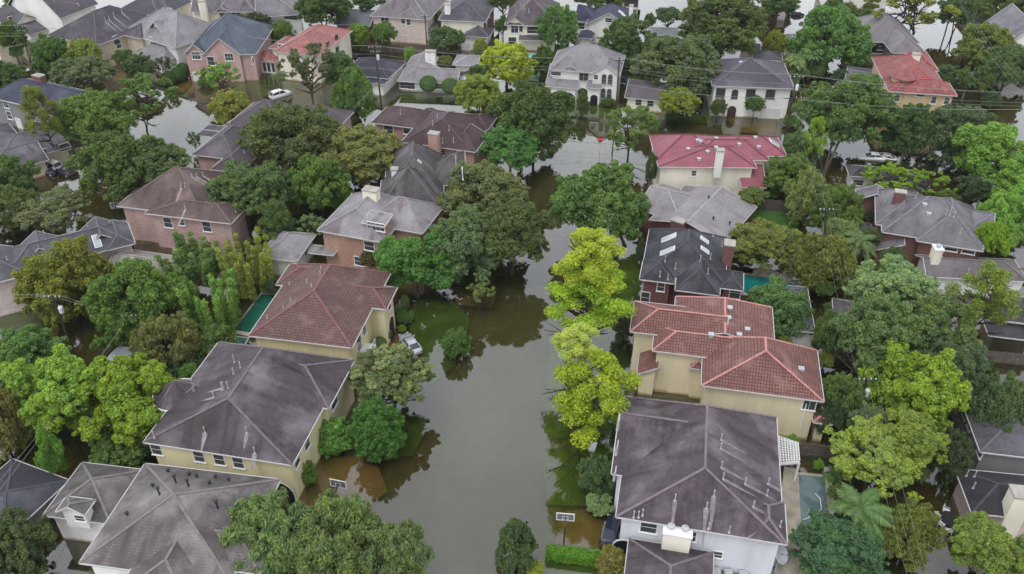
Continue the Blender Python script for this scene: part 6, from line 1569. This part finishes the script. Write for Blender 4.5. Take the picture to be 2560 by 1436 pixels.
# ------------------------------------------------------------------ palms and a bare tree
def palm(label, heart, ht, rad, seed, col, nf=18, sag=.55):
    g = random.Random(seed); c = P(heart, ht); root = empty('palm_tree', (c.x, c.y, 0)); tag(root, label, 'palm tree')
    b = MB(); b.tube([(0, 0, -.6), (.1, 0, ht * .5), (0, 0, ht)], [.24, .2, .17], 9); b.build('trunk', PALEBARK, root)
    b = MB()
    for k in range(nf):
        an = k * 2.4 + g.uniform(-.2, .2); el = g.uniform(.1, 1.15); Ln = rad * g.uniform(.85, 1.1); pts = []
        for i in range(13):
            t = i / 12; r = Ln * t * math.cos(el * (1 - t * .5)); z = Ln * (t * math.sin(el) - sag * t * t * 1.1); pts.append(Vector((math.cos(an) * r, math.sin(an) * r, ht + z)))
        b.tube(pts, [.045 * (1 - i / 14) for i in range(13)], 4)
        for i in range(1, 13):
            for j in range(3):
                u = (i - j / 3) ; i0 = max(0, int(u - 1e-6)); p = pts[i0].lerp(pts[min(12, i0 + 1)], u - i0); d = (pts[i] - pts[i - 1]).normalized(); sd = d.cross(Vector((0, 0, 1))).normalized()
                ll = rad * .26 * math.sin(math.pi * min(.97, .12 + u / 13.2))
                for s in (1, -1):
                    e = p + (sd * s * .8 + d * .55 + Vector((0, 0, -.32 - .2 * g.random()))) * ll; w_ = d * .07
                    b.add([p - w_, p + w_, e + w_ * .2, e - w_ * .2], [(0, 1, 2, 3)])
    o = b.build('fronds', FOL, root); o.color = (*col, 1)
palm('feathery palm beside the grey-blue pool below the yellow-green trees', M(1335, 950), 6.2, 3.7, 3, (.13, .22, .075))
palm('drooping fan palm under the three sagging wires beside the brick house', G(1345, 395), 5.5, 3.2, 4, (.15, .22, .09), 22, .75)
palm('slim palm in the dense yard before the taupe house', C(990, 395), 6, 2.6, 5, (.14, .24, .10))
palm('pale palm beside the white stucco house with plum hips', C(860, 450), 5, 3.0, 6, (.22, .28, .12), 18, .7)
palm('palm on the far street bank beside the apricot villa', C(2150, 580), 4.5, 3.0, 7, (.12, .20, .10))
palm('short palm at the water edge beside the white house with coral roof', A(2085, 560), 3.2, 2.2, 8, (.13, .20, .09))
palm('low sago palm at the planter wall by the grey-blue pool', M(1145, 700), 1.0, 1.6, 9, (.13, .24, .08), 16, .5)
me = trunkmesh('bare_trunk', 21, .03, 16, 3, .9, mat=PALEBARK, low=.2)
o = bpy.data.objects.new('bare_tree', me); COL.objects.link(o); c = P(G(1260, 1420), 0); o.location = c; o.scale = (5.5, 5.5, 9.5); o.rotation_euler = (0, R(32), .9); tag(o, 'leafless pale branching tree leaning under the sagging wires', 'tree')

# ------------------------------------------------------------------ poles and wires
def solve_h(base, top):
    g = P(base, 0); z = 6.0
    lo, hi = .5, 40
    for _ in range(40):
        z = (lo + hi) / 2
        if proj(g + Vector((0, 0, z)))[1] > top[1]: lo = z
        else: hi = z
    t = P(top, z); return g, Vector((t.x, g.y, z))
def upole(label, base, top, arms=((.5, 2.2),), pot=0, rz=0.0, rad=.17, wood=None):
    g, t = solve_h(base, top); root = empty('power_pole', g); tag(root, label, 'power pole'); d = t - g; u = d.normalized()
    b = MB(); b.tube([-u * .8, d], [rad, rad * .65], 10); b.build('pole', wood or WOODPOLE, root)
    ax = Vector((math.cos(rz), math.sin(rz), 0))
    for dz, ln in arms:
        c = d - u * dz; b = MB(); b.bar(c - ax * ln / 2 + ax.cross(u) * .14, c + ax * ln / 2 + ax.cross(u) * .14, .1, .12); a = b.build('crossarm', WOODPOLE, root)
        for s in (-.46, -.2, .2, .46):
            b = MB(); q = c + ax * ln * s + ax.cross(u) * .14; b.lathe((q.x, q.y, q.z + .06), [(.03, 0), (.08, .06), (.05, .12), (.08, .18), (.02, .26)], 8); b.build('insulator', plain('porcelain', (.55, .57, .6), .3, .05), a)

    for k in range(pot):
        q = d - u * (1.6 + 0 * k) + ax * (.42 if k == 0 else -.42); b = MB(); b.lathe((q.x, q.y, q.z - 1.15), [(.1, -.03), (.27, 0), (.29, .1), (.29, .85), (.24, .95), (.08, 1.0)], 14)
        for s in (-.1, .1): b.lathe((q.x + s, q.y, q.z - .15), [(.05, 0), (.06, .1), (.03, .22)], 6)
        b.build('transformer', GREYBOX, root)
    return t
T = {}
T['a'] = upole('leaning power pole at the far corner before the garage-fronted house', A(252, 560), A(150, 190), ((.3, 2.4), (1.3, 1.8)))
T['b'] = upole('dark power pole before the long plum-dark hip roof', A(668, 420), A(605, 225), ((.4, 2.4),), 1)
T['c'] = upole('power pole crossing the pink brick gables', A(1692, 500), A(1640, 238), ((.5, 2.2),))
T['d'] = upole('tapering power pole with white fittings before the black hip roof', B(310, 812), B(258, 345), ((.3, 2.4), (1.2, 1.8)), 1)
T['e'] = upole('slim power pole beside the arched white house', B(2050, 850), B(2080, 430), ((.5, 2.0),))
T['f'] = upole('tall leaning power pole with two crossarms beside the raspberry roof house', C(752, 1170), C(870, 560), ((.4, 2.4), (4.2, 3.2)), 1)
T['k'] = upole('power pole lost in foliage under the sagging wires', (2056, 650), (2066, 520), ((.3, 2.0),))
T['j'] = upole('power pole with big white transformer in the near grove', (2138, 1068), (2168, 945), ((.2, 2.0),), 2)
T['g'] = upole('near power pole with white transformer before the large olive oak', D(555, 1245), D(388, 798), ((.3, 2.0),), 1)
T['h'] = upole('guyed power pole between the near oaks', D(1040, 1230), D(958, 935), ((.4, 2.0),))
T['i'] = upole('power pole with one transformer between two bushy oaks', A(2225, 1480), A(2180, 1205), ((.4, 1.6),), 1)
T['l'] = upole('thin dark pole behind the white house with low grey roofs', A(2190, 240), A(2175, 78), ())
T['m'] = upole('power pole before the pinkish beige house', B(648, 350), B(630, 108), ((.4, 1.8),))
T['n'] = upole('power pole in the far bright street', C(1968, 265), C(2050, -30), ((.4, 2.0),))
def wire(pts, label, group, sag=1.2, r=.022, dz=0.0, dy=0.0):
    b = MB(); q = []
    for s in range(len(pts) - 1):
        a, c = pts[s] + Vector((0, dy, dz)), pts[s + 1] + Vector((0, dy, dz))
        for k in range(15 if s == len(pts) - 2 else 14): t = k / 14; v = a.lerp(c, t); v.z -= sag * 4 * t * (1 - t) * (a - c).length / 45; q.append(v)
    b.tube(q, r, 4); tag(b.build('power_line', PALECOND), label, 'power line', group)
GL = 'utility wires along the far yards'
line = [P((-160, 55), 10.5), T['a'], T['b'], T['c'], T['d'], T['e'], T['f'], P((2760, 235), T['f'].z)]
for dz, dy in ((.1, 0), (-.15, .9), (-1.6, 0), (-2.4, .4)): wire(line, 'thin utility wire strung between the far power poles', GL, 1.0, .019, dz, dy)
line2 = [P((-160, 130), 7), T['a'] + Vector((0, 0, -4)), T['c'] + Vector((0, 0, -3.8)), T['d'] + Vector((0, 0, -4.4)), T['e'] + Vector((0, 0, -5)), T['f'] + Vector((0, 0, -4.2)), P((2760, 265), T['f'].z - 2)]
wire(line2, 'lowest heavy utility cable under the far wires', None, 1.2, .035)
GR = 'wires sagging over the near grove'
for dx in (-1.0, 0, 1.0):
    wire([T['f'] + Vector((dx, 0, 0)), T['k'] + Vector((dx, 0, 0)), T['j'] + Vector((dx, 0, .1)), P((2330 + dx * 26, 1560), 10)], 'utility wire sagging over the near grove past the white transformer', GR, 1.0, .010)
GW = 'wires of the near guyed pole'
for dx in (-.5, .6):
    wire([P((-200, 735 + dx * 30), T['g'].z), T['g'] + Vector((dx, 0, 0)), T['h'] + Vector((dx, 0, -.3)), T['i'] + Vector((dx, 0, -.3)), P((960, 190), 9)], 'utility wire running from the near transformer pole over the oaks', GW, .7, .02)
for dx in (0, 26): wire([T['h'] + Vector((0, 0, -.5)), P((-160 + dx, 1390), 8)], 'utility wire slanting over the blue-black low roof', 'wires over the blue-black roof', .5, .02)
wire([T['h'] + Vector((0, 0, -.8)), P(D(785, 1250), 0)], 'taut guy wire from the guyed pole down into the water', None, .02, .03)
for k in range(3): wire([P((2384 + k * 5, -30), 12), P((2470 + k * 8, 130 - k * 3), 10.5), P((2640, 330 - k * 25), 10)], 'utility wire slanting across the far corner trees', 'wires over the far corner', .6, .014)
# ------------------------------------------------------------------ the damp air over the flood
b = MB(); b.box(-420, 420, -40, 620, -2.2, H + 6)
hz = b.build('haze', bpy.data.materials.new('haze_air')); tag(hz, kind='stuff')
hm = hz.data.materials[0]; hm.use_nodes = True; hm.node_tree.nodes.clear()
pv = hm.node_tree.nodes.new('ShaderNodeVolumePrincipled'); pv.inputs['Density'].default_value = .00008
pv.inputs['Color'].default_value = (.86, .9, .95, 1); ho = hm.node_tree.nodes.new('ShaderNodeOutputMaterial')
hm.node_tree.links.new(pv.outputs[0], ho.inputs['Volume'])
